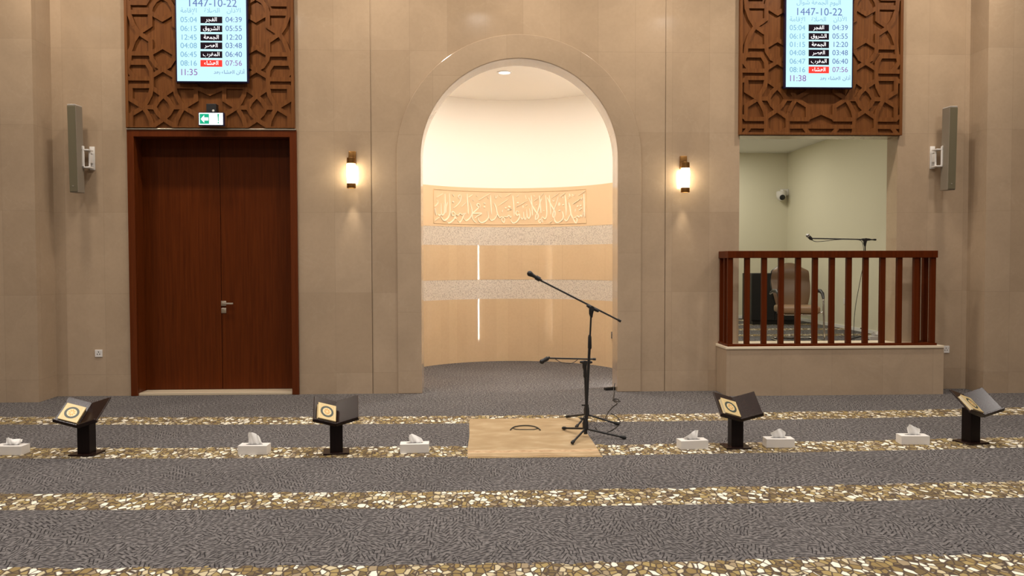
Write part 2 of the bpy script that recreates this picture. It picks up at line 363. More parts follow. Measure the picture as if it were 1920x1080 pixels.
# arch band: a slightly raised surround with straight legs
b = MB()
outer = [(AX + ARO * cos(pi * k / 64), AZ + ARO * sin(pi * k / 64)) for k in range(65)]
inner = [(AX + AR * cos(pi * k / 64), AZ + AR * sin(pi * k / 64)) for k in range(65)]
b.prism([(AX + ARO, 0)] + outer + [(AX - ARO, 0), (AX - AR, 0)] + inner[::-1] + [(AX + AR, 0)], YW - 0.020, YW, bev=0.007)
struct(b.build('trim_1', M_BAND))

# alcove: U-shaped in plan, banded
def plan(n=48):
    pts = [(NX - NR, NYF)]
    pts += [(NX + NR * cos(a), NYC + NR * sin(a)) for a in [pi - pi * k / n for k in range(n + 1)]]
    return pts + [(NX + NR, NYF)]
def ushape(z0, z1, off=0.0, thick=0.12):
    b = bmesh.new(); P = plan(); rows = []
    for d in (off, off + thick):
        row = []
        for i, (x, y) in enumerate(P):
            if y <= NYC: q = (x + (-d if x < NX else d), y)
            else:
                a = atan2(y - NYC, x - NX); q = (NX + (NR + d) * cos(a), NYC + (NR + d) * sin(a))
            row.append(q)
        rows.append(row)
    I0 = [b.verts.new((x, y, z0)) for x, y in rows[0]]; I1 = [b.verts.new((x, y, z1)) for x, y in rows[0]]
    O0 = [b.verts.new((x, y, z0)) for x, y in rows[1]]; O1 = [b.verts.new((x, y, z1)) for x, y in rows[1]]
    n = len(P)
    for i in range(n - 1):
        for A, B in ((I0, I1), (O0, O1), (I0, O0), (I1, O1)): b.faces.new((A[i], A[i + 1], B[i + 1], B[i]))
    for i in (0, n - 1): b.faces.new((I0[i], I1[i], O1[i], O0[i]))
    bmesh.ops.recalc_face_normals(b, faces=b.faces[:])
    m = MB(); m.bm.free(); m.bm = b; return m
ZB = [0.0, 1.013, 1.325, 1.879, 2.172, 2.801]
struct(ushape(0, ZB[1]).build('wall_alcove', M_NBEIGE, smooth=20))
struct(ushape(ZB[1], ZB[2], 0.004).build('wall_alcove_band', M_GRAN, smooth=20))
struct(ushape(ZB[2], ZB[3]).build('wall_alcove_upper', M_NBEIGE, smooth=20))
struct(ushape(ZB[3], ZB[4], 0.004).build('wall_alcove_upper_band', M_GRAN, smooth=20))
struct(ushape(ZB[4], ZB[5]).build('wall_alcove_frieze', M_NTOP, smooth=20))
struct(ushape(ZB[5], NCEIL, 0.012).build('wall_alcove_top', M_PLASTER, smooth=20))
b = MB(); b.box(NX - NR - 0.2, NX + NR + 0.2, YW + 0.381, NYC + NR + 0.2, NCEIL, NCEIL + 0.08); struct(b.build('ceiling_alcove', M_PLASTER))
# light strips set upright behind both jambs of the alcove
for s, lab in ((-1, 'tall slim light strip upright behind left jamb of alcove'), (1, 'tall slim light strip upright behind right jamb of alcove')):
    t = thing('light_strip', lab, 'light strip', (NX + s * 1.44, NYF + 0.035, 0.03), 0, 'alcove light strips')
    t.rotation_euler = (0, 0, pi / 2 if s < 0 else pi / 4)
    m = MB(); m.box(-0.03, 0.03, 0.0, 0.03, 0, 3.95, 0.004); m.build('housing', M_PWHITE, t)
    m = MB(); m.box(-0.018, 0.018, 0.03, 0.038, 0.02, 3.93); m.build('diffuser', M_LED, t)
# ceiling lamp of the alcove
x, y = 0.36, 11.55
t = thing('ceiling_light', 'small round downlight in the alcove ceiling', 'light', (x, y, NCEIL))
m = MB(); m.lathe([(0.075, 0), (0.105, 0), (0.105, -0.008), (0.08, -0.014), (0.075, 0)], 28); m.build('rim', M_PWHITE, t, 40)
m = MB(); m.lathe([(0.0, -0.006), (0.074, -0.006), (0.074, -0.002), (0.0, -0.002)], 28); m.build('lens', M_DOWN, t, 40)
area('alcove_lamp', (x, y, NCEIL - 0.03), 72, 0.15, (1.0, 0.95, 0.88))

# booth (raised room seen through the opening on the right)
b = MB(); b.box(2.0, BOOTH_X, YW + 0.271, BOOTH_Y, BOOTH_Z - 0.1, BOOTH_Z); struct(b.build('floor_booth', M_CARPETB))
b = MB(); b.box(BOOTH_X, BOOTH_X + 0.1, YW + 0.271, BOOTH_Y, BOOTH_Z - 0.1, BOOTH_C); struct(b.build('wall_booth_right', M_BOOTH))
b = MB(); b.box(2.0, BOOTH_X + 0.1, BOOTH_Y, BOOTH_Y + 0.1, BOOTH_Z - 0.1, BOOTH_C); struct(b.build('wall_booth_back', M_BOOTH))
b = MB(); b.box(2.3, 2.4, YW + 0.271, BOOTH_Y, BOOTH_Z - 0.1, BOOTH_C); struct(b.build('wall_booth_left', M_BOOTH))
b = MB(); b.box(2.3, BOOTH_X + 0.1, YW + 0.271, BOOTH_Y + 0.1, BOOTH_C, BOOTH_C + 0.1); struct(b.build('ceiling_booth', M_WHITE))
b = MB(); b.box(BOOTH_X - 0.012, BOOTH_X, YW + 0.271, BOOTH_Y - 0.012, BOOTH_Z, BOOTH_Z + 0.05); struct(b.build('baseboard_right', M_WHITE))
b = MB(); b.box(2.4, BOOTH_X - 0.012, BOOTH_Y - 0.012, BOOTH_Y, BOOTH_Z, BOOTH_Z + 0.05); struct(b.build('baseboard_back', M_WHITE))
area('booth_lamp', (3.3, 12.2, BOOTH_C - 0.02), 40, 0.9, (1.0, 0.94, 0.80))
area('booth_lamp', (4.2, 14.2, BOOTH_C - 0.02), 24, 0.6, (1.0, 0.94, 0.80))  # second unseen lamp, added to brighten the booth's back wall

# door -----------------------------------------------------------------
d = bpy.data.objects.new('door_1', None); COL.objects.link(d); d.location = ((DX0 + DX1) / 2, YW, 0); struct(d)
hw = (DX1 - DX0) / 2; fw = 0.082
m = MB(); m.prism([(-hw, 0), (-hw, DZ), (hw, DZ), (hw, 0), (hw - fw, 0), (hw - fw, DZ - fw), (-hw + fw, DZ - fw), (-hw + fw, 0)], -0.035, 0.0, bev=0.006)
m.prism([(-hw, 0), (-hw, DZ), (hw, DZ), (hw, 0), (hw - fw - 0.004, 0), (hw - fw - 0.004, DZ - fw - 0.004), (-hw + fw + 0.004, DZ - fw - 0.004), (-hw + fw + 0.004, 0)], 0.0, 0.06)
m.prism([(-hw, 0), (-hw, DZ), (hw, DZ), (hw, 0), (hw - fw + 0.01, 0), (hw - fw + 0.01, DZ - fw + 0.01), (-hw + fw - 0.01, DZ - fw + 0.01), (-hw + fw - 0.01, 0)], 0.06, 0.30)
m.build('frame', M_FRAME, d)
m = MB(); m.box(-hw + 0.0, hw - 0.0, -0.045, 0.0, DZ + 0.001, DZ + 0.020, 0.003); m.build('top_trim', M_STEEL, d)
li = hw - fw + 0.01; cx = 0.006
m = MB(); m.box(-li, cx - 0.003, 0.245, 0.29, 0.035, DZ - fw + 0.01, 0.002); m.build('door_leaf', M_DOOR, d)
m = MB(); m.box(cx + 0.003, li, 0.245, 0.29, 0.035, DZ - fw + 0.01, 0.002); lf = m.build('door_leaf', M_DOOR, d)
hx, hz = on_y(420, 569, YW + 0.25); hx -= d.location.x
m = MB(); m.box(hx - 0.033, hx + 0.03, 0.236, 0.245, hz - 0.03, hz + 0.032, 0.003); m.tube([(hx - 0.005, 0.24, hz), (hx - 0.005, 0.195, hz)], 0.011, 12)
m.box(hx - 0.016, hx + 0.13, 0.183, 0.201, hz - 0.011, hz + 0.011, 0.005); m.build('lever_handle', M_STEEL, lf, 40)
m = MB(); m.box(hx - 0.033, hx + 0.03, 0.237, 0.245, hz - 0.12, hz - 0.055, 0.004); m.tube([(hx, 0.24, hz - 0.087), (hx, 0.232, hz - 0.087)], 0.013, 14); m.build('lock_plate', M_STEEL, lf, 40)
b = MB(); b.box(DX0 + fw, DX1 - fw, YW - 0.01, YW + 0.30, 0, 0.032, 0.004); struct(b.build('trim_2', M_THRESH))

# carved panels ----------------------------------------------------------
STRAPS = [[(43, 0), (22, 14), (22, 38)], [(0, 25), (22, 38)], [(43, 0), (53, 15), (60, 34), (62, 54)], [(22, 38), (61, 38)],
          [(0, 67), (12, 60), (20, 48), (22, 38)], [(0, 67), (21, 80), (21, 101)], [(0, 115), (21, 101)], [(58, 55), (30, 55), (22, 68), (21, 80)],
          [(62, 54), (66, 66), (52, 84)], [(21, 84), (86, 84)], [(21, 98), (60, 98), (60, 123), (37, 137)], [(21, 101), (24, 114), (30, 126), (37, 137)],
          [(0, 115), (10, 125), (17, 137)], [(17, 137), (37, 137)], [(60, 100), (86, 111)], [(62, 54), (86, 62)]]
def straps(cz):
    """strap-work centre lines: one motif, mirrored across and up the panel"""
    k = 0.00642; res = []
    for line in STRAPS:
        for su in (1, -1):
            for ku in (-1, 0, 1, 2):
                for sv in (1, -1):
                    for kv in (-3, -2, -1, 0, 1):
                        P = [Vector(((su * u + 172 * ku - 86) * k, cz - (sv * (v - 137) + 274 * kv) * k)) for u, v in line]
                        res += list(zip(P, P[1:]))
    seen = set(); out = []
    for p, q in res:
        key = tuple(sorted(((round(p.x, 3), round(p.y, 3)), (round(q.x, 3), round(q.y, 3)))))
        if key not in seen: seen.add(key); out.append((p, q))
    return out
def carved_panel(x0, x1, z0, z1, cz, label, bottom):
    t = thing('carved_panel', label, 'wood panel', ((x0 + x1) / 2, YW, z0), 0, 'carved wood panels')
    w = (x1 - x0) / 2; h = z1 - z0; e = 0.035
    m = MB(); m.box(-w + 0.002, w - 0.002, -0.030, 0.0, 0.0, h); m.build('backing', M_PANEL, t)
    m = MB(); m.prism([(-w, 0), (-w, h), (w, h), (w, 0), (w - e, 0), (w - e, h - e), (-w + e, h - e), (-w + e, 0)], -0.062, -0.001, bev=0.003)
    if bottom: m.box(-w + e - 0.002, w - e + 0.002, -0.060, -0.001, 0.0, 0.03, 0.003)
    m.build('edge_frame', M_PANEL, t)
    m = MB(); sw = 0.026
    for n_, (p, q) in enumerate(straps(cz - z0)):
        if max(abs(p.x), abs(q.x)) > w + 0.3 or max(p.y, q.y) < -0.1 or min(p.y, q.y) > h: continue
        d = q - p; ln = d.length; a = atan2(d.y, d.x); mid = (p + q) / 2
        M = Matrix.Translation((mid.x, 0, mid.y)) @ Matrix.Rotation(-a, 4, 'Y')
        m.box(-ln / 2 - 0.016, ln / 2 + 0.016, -0.055 - 0.0022 * ((n_ * 0.61803) % 1.0), -0.029, -sw, sw, 0.0, M=M)
    # trim the overhang at the panel's edges
    bm = m.bm
    for co, no in (((-w + e, 0, 0), (-1, 0, 0)), ((w - e, 0, 0), (1, 0, 0)), ((0, 0, 0.002), (0, 0, -1)), ((0, 0, h - e), (0, 0, 1))):
        bmesh.ops.bisect_plane(bm, geom=bm.verts[:] + bm.edges[:] + bm.faces[:], plane_co=co, plane_no=no, clear_outer=True)
    m.build('strapwork', M_PANEL, t)
    return t
carved_panel(-4.209, -2.214, DZ + 0.024, CEIL - 0.02, on_y(397, 203, YW)[1], 'tall brown carved wood panel above the double door', False)
carved_panel(3.206, 5.247, 3.170, CEIL - 0.02, on_y(1535, 187, YW)[1], 'tall brown carved wood panel above the railed opening', True)

# screens ---------------------------------------------------------------
def text_mesh(m, body, size, x, z, y, align='CENTER', sx=1.0):
    c = bpy.data.curves.new('text', 'FONT'); c.body = body; c.size = size; c.align_x = align; c.align_y = 'CENTER'
    o = bpy.data.objects.new('text', c); COL.objects.link(o)
    dg = bpy.context.evaluated_depsgraph_get(); me = bpy.data.meshes.new_from_object(o.evaluated_get(dg))
    me.transform(Matrix(((sx, 0, 0, x), (0, 0, 1, y), (0, 1, 0, z), (0, 0, 0, 1))))
    m.bm.from_mesh(me); bpy.data.meshes.remove(me); bpy.data.objects.remove(o); bpy.data.curves.remove(c)
AR_TAGS = ['\ufeae\ufea0\ufed4\ufedf\ufe8d', '\ufed5\ufeed\ufeae\ufeb8\ufedf\ufe8d', '\ufe94\ufecc\ufee4\ufea0\ufedf\ufe8d', '\ufeae\ufebc\ufecc\ufedf\ufe8d', '\ufe8f\ufeae\ufed0\ufee4\ufedf\ufe8d', '\ufe80\ufe8e\ufeb8\ufecc\ufedf\ufe8d']
AR_HEAD = ['\ufe94\ufee3\ufe8e\ufed7\ufef9\ufe8d', '\ufe93\ufefc\ufebc\ufedf\ufe8d', '\ufee5\ufe8d\ufeab\ufef7\ufe8d']
AR_FOOT = '\ufeaa\ufecc\ufe91 \ufe80\ufe8e\ufeb8\ufecc\ufedf\ufe8d \ufee5\ufe8d\ufeab\ufe83'
AR_DAY = '\ufedd\ufe8d\ufeee\ufeb7 \ufe94\ufecc\ufee4\ufea0\ufedf\ufe8d \ufee1\ufeee\ufef4\ufedf\ufe8d'
YS = YW - 0.13
def screen(px0, px1, pyb, label, rows, date_y, head_y, row_y, foot_y, tag_px, cols, foot_x, footar_x, left_t, right_t, foot_t, day_y=None):
    x0, zb = on_y(px0, pyb, YS); x1, _ = on_y(px1, pyb, YS); w = x1 - x0; cx = (x0 + x1) / 2; H = w * 1.76
    t = thing('display_screen', label, 'screen', (cx, YS, zb), 0, 'wall screens')
    m = MB(); m.box(-w / 2, w / 2, 0.0, 0.06, 0, H, 0.006); m.build('casing', M_BEZEL, t)
    m = MB(); m.box(-0.2, 0.2, 0.06, 0.072, 0.4, 0.9); m.build('wall_mount', M_BLACK, t)
    bz = 0.016
    m = MB(); m.box(-w / 2 + bz, w / 2 - bz, -0.003, 0.001, bz, H - bz); sc = m.build('screen_panel', M_SCREEN, t)
    def loc(px, py):
        X, Z = on_y(px, py, YS); return X - cx, Z - zb
    def txt(name, mt, body, px, py, size, y=-0.0045, sx=1.0):
        X, Z = loc(px, py); m = MB(); text_mesh(m, body, size, X, Z, y, sx=sx); return m.build(name, mt, sc)
    mid = (px0 + px1) / 2; k = w / 0.84
    txt('date_text', M_SDARK, '1447-10-22', mid, date_y, 0.125 * k)
    if day_y is not None: txt('day_text', M_SPALE, AR_DAY, mid, day_y, 0.075 * k)
    for i, px in enumerate((cols[0], mid, cols[1])): txt('heading_text', M_SPALE, AR_HEAD[i], px, head_y, 0.075 * k)
    for i, ry in enumerate(row_y):
        txt('time_text', M_SPALE, left_t[i], cols[0], ry, 0.088 * k); txt('time_text', M_SDARK if i < 5 else M_SPURPLE, right_t[i], cols[1], ry, 0.088 * k)
        X0, Z1 = loc(tag_px[0], ry - 6.4); X1, Z0 = loc(tag_px[1], ry + 6.4)
        m = MB(); m.box(X0, X1, -0.0050, -0.0032, Z0, Z1); tg = m.build('name_tag', M_STAG if i < 5 else M_SRED, sc)
        X, Z = loc((tag_px[0] + tag_px[1]) / 2, ry - 0.5); m = MB(); text_mesh(m, AR_TAGS[i], 0.066 * k, X, Z, -0.0062)
        o = m.build('tag_text', M_SWHITE, tg)
    for ch_, ox in zip((foot_t[0], foot_t[1], foot_t[2:]), (-13, -6.5, 7)): txt('countdown_text', M_SPURPLE, ch_, foot_x + ox, foot_y, 0.105 * k)
    for wd_, ox in zip(AR_FOOT.split(' '), (-23, -2, 21)): txt('footer_text', M_SDARK, wd_, footar_x + ox, foot_y - 0.5, 0.060 * k)
    return t
LT = ['05:04', '06:15', '12:45', '04:08', '06:45', '08:16']; RT = ['04:39', '05:55', '12:20', '03:48', '06:40', '07:56']
screen(330, 465.5, 154.5, 'lit prayer time screen above the door, counting down 11:35', 6, 6.5, 20, (37.5, 54, 70.5, 86, 102.5, 119), 136, (376, 417), (354, 438.5), 354, 430, LT, RT, '11:35')
LT2 = list(LT); LT2[2] = '01:15'; LT2[4] = '06:47'
screen(1471, 1599, 165.5, 'lit prayer time screen above the railed opening, counting down 11:38', 6, 23, 36.5, (52.5, 68.5, 84, 99.5, 115.5, 131.2), 147.5, (1516, 1554), (1495, 1575), 1495, 1566, LT2, RT, '11:38', 5)

# exit sign --------------------------------------------------------------
ye = YW - 0.17
x0, z1 = on_y(371.5, 210.5, ye); x1, z0 = on_y(420, 236, ye); w = (x1 - x0) / 2; h = z1 - z0
t = thing('exit_sign', 'small lit green and white exit sign with left arrow', 'sign', ((x0 + x1) / 2, ye, z0))
m = MB(); m.box(-w, w, 0, 0.05, 0, h, 0.004); m.build('housing', M_BEZEL, t)
m = MB(); m.box(-w + 0.010, w - 0.012, -0.003, 0.001, 0.012, h - 0.008); pn = m.build('legend_panel', M_EXWHITE, t)
gx0, gx1 = -w + 0.018, -w + 0.128
m = MB(); m.box(gx0, gx1, -0.0045, -0.0025, 0.022, h - 0.018); gp = m.build('arrow_panel', M_EXGREEN, pn)
cxm, czm = (gx0 + gx1) / 2, h / 2
m = MB(); m.prism([(gx0 + 0.014, czm), (cxm - 0.002, czm + 0.044), (cxm - 0.002, czm + 0.018), (gx1 - 0.010, czm + 0.018), (gx1 - 0.010, czm - 0.018), (cxm - 0.002, czm - 0.018), (cxm - 0.002, czm - 0.044)], -0.0065, -0.0045); m.build('arrow', M_EXWHITE, gp)
m = MB(); dx = w - 0.065
m.prism([(dx - 0.012, h - 0.018), (dx + 0.012, h - 0.018), (dx + 0.006, h - 0.06), (dx + 0.005, 0.05), (dx - 0.005, 0.05), (dx - 0.006, h - 0.06)], -0.0045, -0.0025)
m.lathe([(0, 0.0), (0.009, 0.0), (0.009, 0.002), (0, 0.002)], 14, M=Matrix.Translation((dx, -0.0025, 0.036)) @ Matrix.Rotation(pi / 2, 4, 'X')); m.build('door_mark', M_EXGREEN, pn)
m = MB(); m.box(-0.062, 0.055, 0.02, 0.168 - 0.056, h - 0.002, h + 0.105, 0.004)
m.build('mount_box', M_BLACK, t)
m = MB(); m.lathe([(0, 0), (0.014, 0), (0.014, 0.006), (0, 0.008)], 14, M=Matrix.Translation((0.022, 0.02, h + 0.022)) @ Matrix.Rotation(pi / 2, 4, 'X')); m.build('test_button', M_PWHITE, t)

# wall column speakers ----------------------------------------------------
def column_speaker(X, z0, z1, side, label):
    t = thing('column_speaker', label, 'loudspeaker', (X, 10.09, z0), 0, 'column speakers'); h = z1 - z0
    T = Matrix.Rotation(radians(1.6), 4, 'X')
    m = MB(); m.box(-0.049, 0.049, -0.078, 0.09, 0, h, 0.006, M=T); m.build('cabinet', M_SPKSIDE, t)
    m = MB(); m.box(-0.045, 0.045, -0.086, -0.077, 0.012, h - 0.012, 0.002, M=T); gr = m.build('grille', M_SPK, t)
    m = MB(); m.box(-0.012, 0.004, -0.089, -0.085, 0.07, 0.082, M=T); m.build('badge', M_SPKSIDE, gr)
    m = MB(); m.box(-0.045, 0.045, -0.080, 0.088, h + 0.0002, h + 0.008, 0.002, M=T); m.build('end_cap', M_PWHITE, t)
    s = side; zc = 0.42 * h
    m = MB(); m.box(s * 0.05 - 0.008, s * 0.05 + 0.022 * 1, 0.03, 0.05, zc - 0.13, zc + 0.13, 0.003)
    m.tube([(s * 0.06, 0.04, zc - 0.11), (s * 0.06, 0.04, zc + 0.12)], 0.012, 10)
    m.tube([(s * 0.105, 0.1, zc - 0.13), (s * 0.105, 0.1, zc + 0.09)], 0.012, 10)
    for dz in (-0.12, 0.085): m.box(min(s * 0.04, s * 0.13), max(s * 0.04, s * 0.13), 0.03, 0.15, zc + dz - 0.008, zc + dz + 0.008, 0.002)
    m.box(min(s * 0.075, s * 0.135), max(s * 0.075, s * 0.135), 0.165, 0.182, zc - 0.14, zc + 0.14, 0.003)
    m.box(s * 0.105 - 0.012, s * 0.105 + 0.012, 0.1, 0.17, zc - 0.06, zc + 0.04, 0.002)
    m.build('swivel_bracket', M_PWHITE, t, 40)
column_speaker(-4.735, 2.44, 3.455, 1, 'slim grey column speaker on the wall left of the door')
column_speaker(5.765, 2.48, 3.485, -1, 'slim grey column speaker on the wall right of the railing')

# sconces ------------------------------------------------------------------
def sconce(px, py_top, label):
    X, Z = on_y(px, py_top, YW - 0.1)
    t = thing('wall_sconce', label, 'wall lamp', (X, YW, Z), 0, 'wall sconces'); yl = -0.115; u = 1 / 156.0
    m = MB(); m.box(-0.045, 0.045, -0.03, 0, -0.165, -0.005, 0.008); m.box(-0.022, 0.022, yl, -0.02, -0.115, -0.085, 0.004); m.lathe([(0, 0), (0.014, 0), (0.014, 0.012), (0, 0.014)], 12, M=Matrix.Translation((0, -0.03, -0.07)) @ Matrix.Rotation(pi / 2, 4, 'X'))
    m.build('bracket', M_BRASS, t, 40)
    C = Matrix.Translation((0, yl, 0))
    m = MB(); m.lathe([(0, -0.095), (0.045, -0.095), (0.052, -0.10), (0.052, -0.165), (0.046, -0.168), (0, -0.168)], 28, M=C); m.build('cap', M_BRASS, t, 35)
    m = MB(); m.lathe([(0, -0.168), (0.050, -0.169), (0.055, -0.19), (0.056, -0.24), (0.053, -0.33), (0.047, -0.405), (0, -0.406)], 28, M=C); m.build('glass_shade', M_GLOW, t, 35)
    m = MB(); m.lathe([(0.044, -0.404), (0.052, -0.404), (0.054, -0.415), (0.054, -0.455), (0.050, -0.462), (0.044, -0.458), (0.044, -0.404)], 28, M=C); m.build('base_ring', M_BRASS, t, 35)
    m = MB(); m.lathe([(0, -0.448), (0.0438, -0.448), (0.0438, -0.444), (0, -0.444)], 28, M=C); m.build('lens', M_GLOW, t)
    spot('sconce_beam', (X, YW - 0.105, Z - 0.47), 13, (1.0, 0.87, 0.66), (0, 0.15, -1), radians(38), 1.0, 0.02)
sconce(658.5, 281, 'lit brass sconce on the wall between door and arch')
sconce(1284.5, 290, 'lit brass sconce on the wall between arch and railing')

# wall sockets ---------------------------------------------------------------
def socket(px, py, Y, label, sz=0.088):
    X, Z = on_y(px, py, Y); t = thing('wall_socket', label, 'socket', (X, Y, Z), 0)
    m = MB(); m.box(-sz / 2, sz / 2, -0.011, 0, -sz / 2, sz / 2, 0.003); pl = m.build('face_plate', M_PWHITE, t)
    m = MB()
    for dx, dz in ((0, 0.018), (-0.014, -0.008), (0.014, -0.008)): m.box(dx - 0.004, dx + 0.004, -0.0125, -0.0105, dz - 0.008, dz + 0.006)
    m.build('socket_holes', M_BLACK, pl)
    m = MB(); m.box(0.018, 0.032, -0.014, -0.0105, 0.018, 0.032, 0.001); m.build('switch', M_PWHITE, pl)
socket(185.5, 662.5, YW, 'white wall socket low on the wall left of the door')

# calligraphy carved on the alcove frieze ---------------------------------
def cyl(px, py, d=0.0):
    """point of the alcove's curved wall seen at this place, d in front of it"""
    v = ray(px, py); ox, oy = -NX, -NYC
    A = v.x ** 2 + v.y ** 2; B = 2 * (ox * v.x + oy * v.y); C_ = ox * ox + oy * oy - NR * NR
    t = (-B + sqrt(B * B - 4 * A * C_)) / (2 * A)
    a = atan2(v.y * t - NYC, v.x * t - NX); return a, CAM_H + v.z * t
def cpt(a, z, d): return Vector((NX + (NR - d) * cos(a), NYC + (NR - d) * sin(a), z))
ST = {  # strokes traced in two enlargements: (origin px, list of polylines), 12 to the pixel
 'R': [(30, [(1745, 285), (1752, 540), (1762, 805)]), (24, [(1728, 690), (1705, 795), (1665, 765), (1640, 815), (1600, 780), (1560, 810), (1500, 830)]),
       (26, [(1500, 820), (1530, 900), (1575, 940), (1592, 860), (1560, 815)]), (30, [(1500, 835), (1455, 750), (1430, 600), (1400, 480)]),
       (28, [(1445, 735), (1400, 830), (1350, 892), (1300, 845)]), (28, [(1318, 300), (1338, 520), (1345, 770)]), (20, [(1548, 690), (1552, 620)]),
       (30, [(1258, 680), (1280, 800), (1240, 880), (1140, 935), (1085, 885), (1072, 800)]),
       (28, [(1172, 330), (1110, 540), (1052, 710), (1045, 795), (1080, 800), (1090, 690), (1030, 580), (960, 450), (918, 365)]),
       (26, [(962, 310), (985, 560), (998, 745)]), (30, [(880, 310), (900, 560), (905, 750), (870, 845), (808, 805)]), (26, [(738, 320), (760, 540), (775, 720)]),
       (24, [(800, 380), (755, 480), (700, 670)]), (26, [(808, 790), (775, 860), (720, 885), (760, 935), (805, 850)]), (22, [(800, 870), (815, 930)]),
       (30, [(498, 370), (560, 520), (640, 660), (705, 745), (705, 820), (655, 865), (660, 775), (718, 655), (760, 520)]), (28, [(553, 320), (572, 560), (585, 765)]),
       (28, [(512, 610), (535, 760), (500, 835), (462, 780), (452, 630)]), (26, [(455, 780), (420, 865), (390, 800), (378, 690)]), (24, [(392, 800), (350, 855), (318, 800)]),
       (30, [(272, 700), (232, 670), (205, 720), (240, 770), (282, 740), (288, 820), (230, 905), (150, 945), (100, 890), (92, 850)]), (28, [(138, 320), (160, 560), (168, 790)]),
       (12, [(1490, 512), (1665, 395)]), (12, [(1620, 325), (1785, 205)]), (12, [(1390, 392), (1460, 345)]), (12, [(1010, 380), (1190, 262)]), (12, [(1210, 350), (1330, 262)]), (12, [(215, 575), (480, 430)]), (12, [(610, 450), (705, 380)]), (12, [(740, 380), (830, 270)]), (12, [(955, 945), (1030, 895)]),
       (22, [(1178, 480), (1200, 505), (1185, 545), (1172, 510), (1185, 485)]), (20, [(1410, 280), (1430, 330), (1400, 340)]), (16, [(1480, 290), (1510, 330), (1540, 285)]), (18, [(1260, 350), (1280, 380)]), (16, [(1040, 420), (1065, 455), (1090, 410)]),
       (26, [(365, 540), (375, 600)]), (20, [(420, 545), (470, 525)]), (14, [(420, 310), (445, 400)]), (16, [(210, 330), (235, 345), (270, 300)]), (16, [(610, 320), (640, 350)]), (18, [(650, 545), (690, 520)]), (20, [(1685, 430), (1705, 370)]), (22, [(825, 660), (855, 665)]), (18, [(985, 870), (990, 850)])],
 'L': [(26, [(1915, 780), (1885, 815), (1850, 765), (1805, 805), (1740, 790)]), (26, [(1740, 800), (1680, 860), (1735, 930), (1752, 860), (1700, 800), (1640, 825)]), (30, [(1640, 825), (1590, 740), (1555, 590), (1515, 485)]), (20, [(1700, 700), (1705, 640)]),
       (28, [(1582, 740), (1540, 835), (1460, 885), (1408, 830)]), (28, [(1430, 310), (1443, 540), (1457, 750)]),
       (30, [(1368, 670), (1388, 800), (1340, 885), (1240, 935), (1170, 890), (1150, 820)]),
       (28, [(1195, 600), (1190, 530), (1150, 505), (1120, 545), (1165, 585), (1130, 630), (1065, 690), (1030, 722), (1235, 722), (1150, 775), (1085, 830)]), (28, [(1030, 730), (1020, 820), (1060, 890), (1120, 935)]),
       (28, [(962, 465), (998, 580), (1015, 700), (985, 800), (940, 855), (880, 890), (830, 835)]), (30, [(898, 280), (920, 540), (933, 740)]),
       (26, [(880, 715), (830, 760), (790, 855), (740, 925), (698, 880)]), (22, [(850, 715), (785, 750), (742, 718), (705, 765), (650, 745)]),
       (28, [(622, 760), (570, 772), (552, 705), (595, 688), (632, 750), (612, 850), (550, 915), (490, 945), (448, 900)]), (30, [(498, 270), (515, 540), (510, 740), (460, 840), (390, 885), (330, 830), (310, 790)]),
       (28, [(403, 280), (410, 540), (415, 720)]), (20, [(460, 460), (425, 600), (430, 700)]), (26, [(378, 500), (390, 700), (352, 765), (320, 720), (312, 500)]), (26, [(310, 740), (270, 772), (238, 725)]), (26, [(180, 600), (188, 690), (212, 765)]),
       (12, [(1170, 425), (1425, 272)]), (14, [(1610, 555), (1840, 400)]), (12, [(1760, 360), (1900, 280)]), (22, [(598, 605), (690, 530), (745, 450), (765, 350), (735, 310), (705, 350), (740, 410)]), (12, [(775, 575), (875, 482)]), (12, [(215, 365), (355, 278)]), (12, [(185, 880), (285, 800)]), (12, [(940, 360), (1030, 300)]), (18, [(225, 420), (245, 480), (205, 540), (165, 570)]),
       (24, [(570, 465), (605, 480)]), (20, [(570, 290), (610, 340)]), (18, [(1110, 320), (1145, 345)]), (18, [(1030, 410), (1060, 440)]), (16, [(1530, 320), (1555, 385), (1600, 315)]), (14, [(1620, 300), (1680, 370)]), (14, [(1370, 340), (1395, 400)])]}
DOTS = {'R': [(1605, 560), (1672, 548), (1690, 605), (1650, 640), (1192, 660), (1275, 530), (250, 485), (70, 580), (90, 630), (45, 640)], 'L': [(1300, 580), (1780, 600), (1850, 570), (1890, 630), (1835, 650), (590, 460), (650, 830), (1300, 500)]}
t = thing('calligraphy_panel', 'wide framed Arabic calligraphy carved in relief on the alcove frieze', 'inscription', tuple(cpt(pi / 2, 2.17, 0)))
Ti = Matrix.Translation(-t.location)
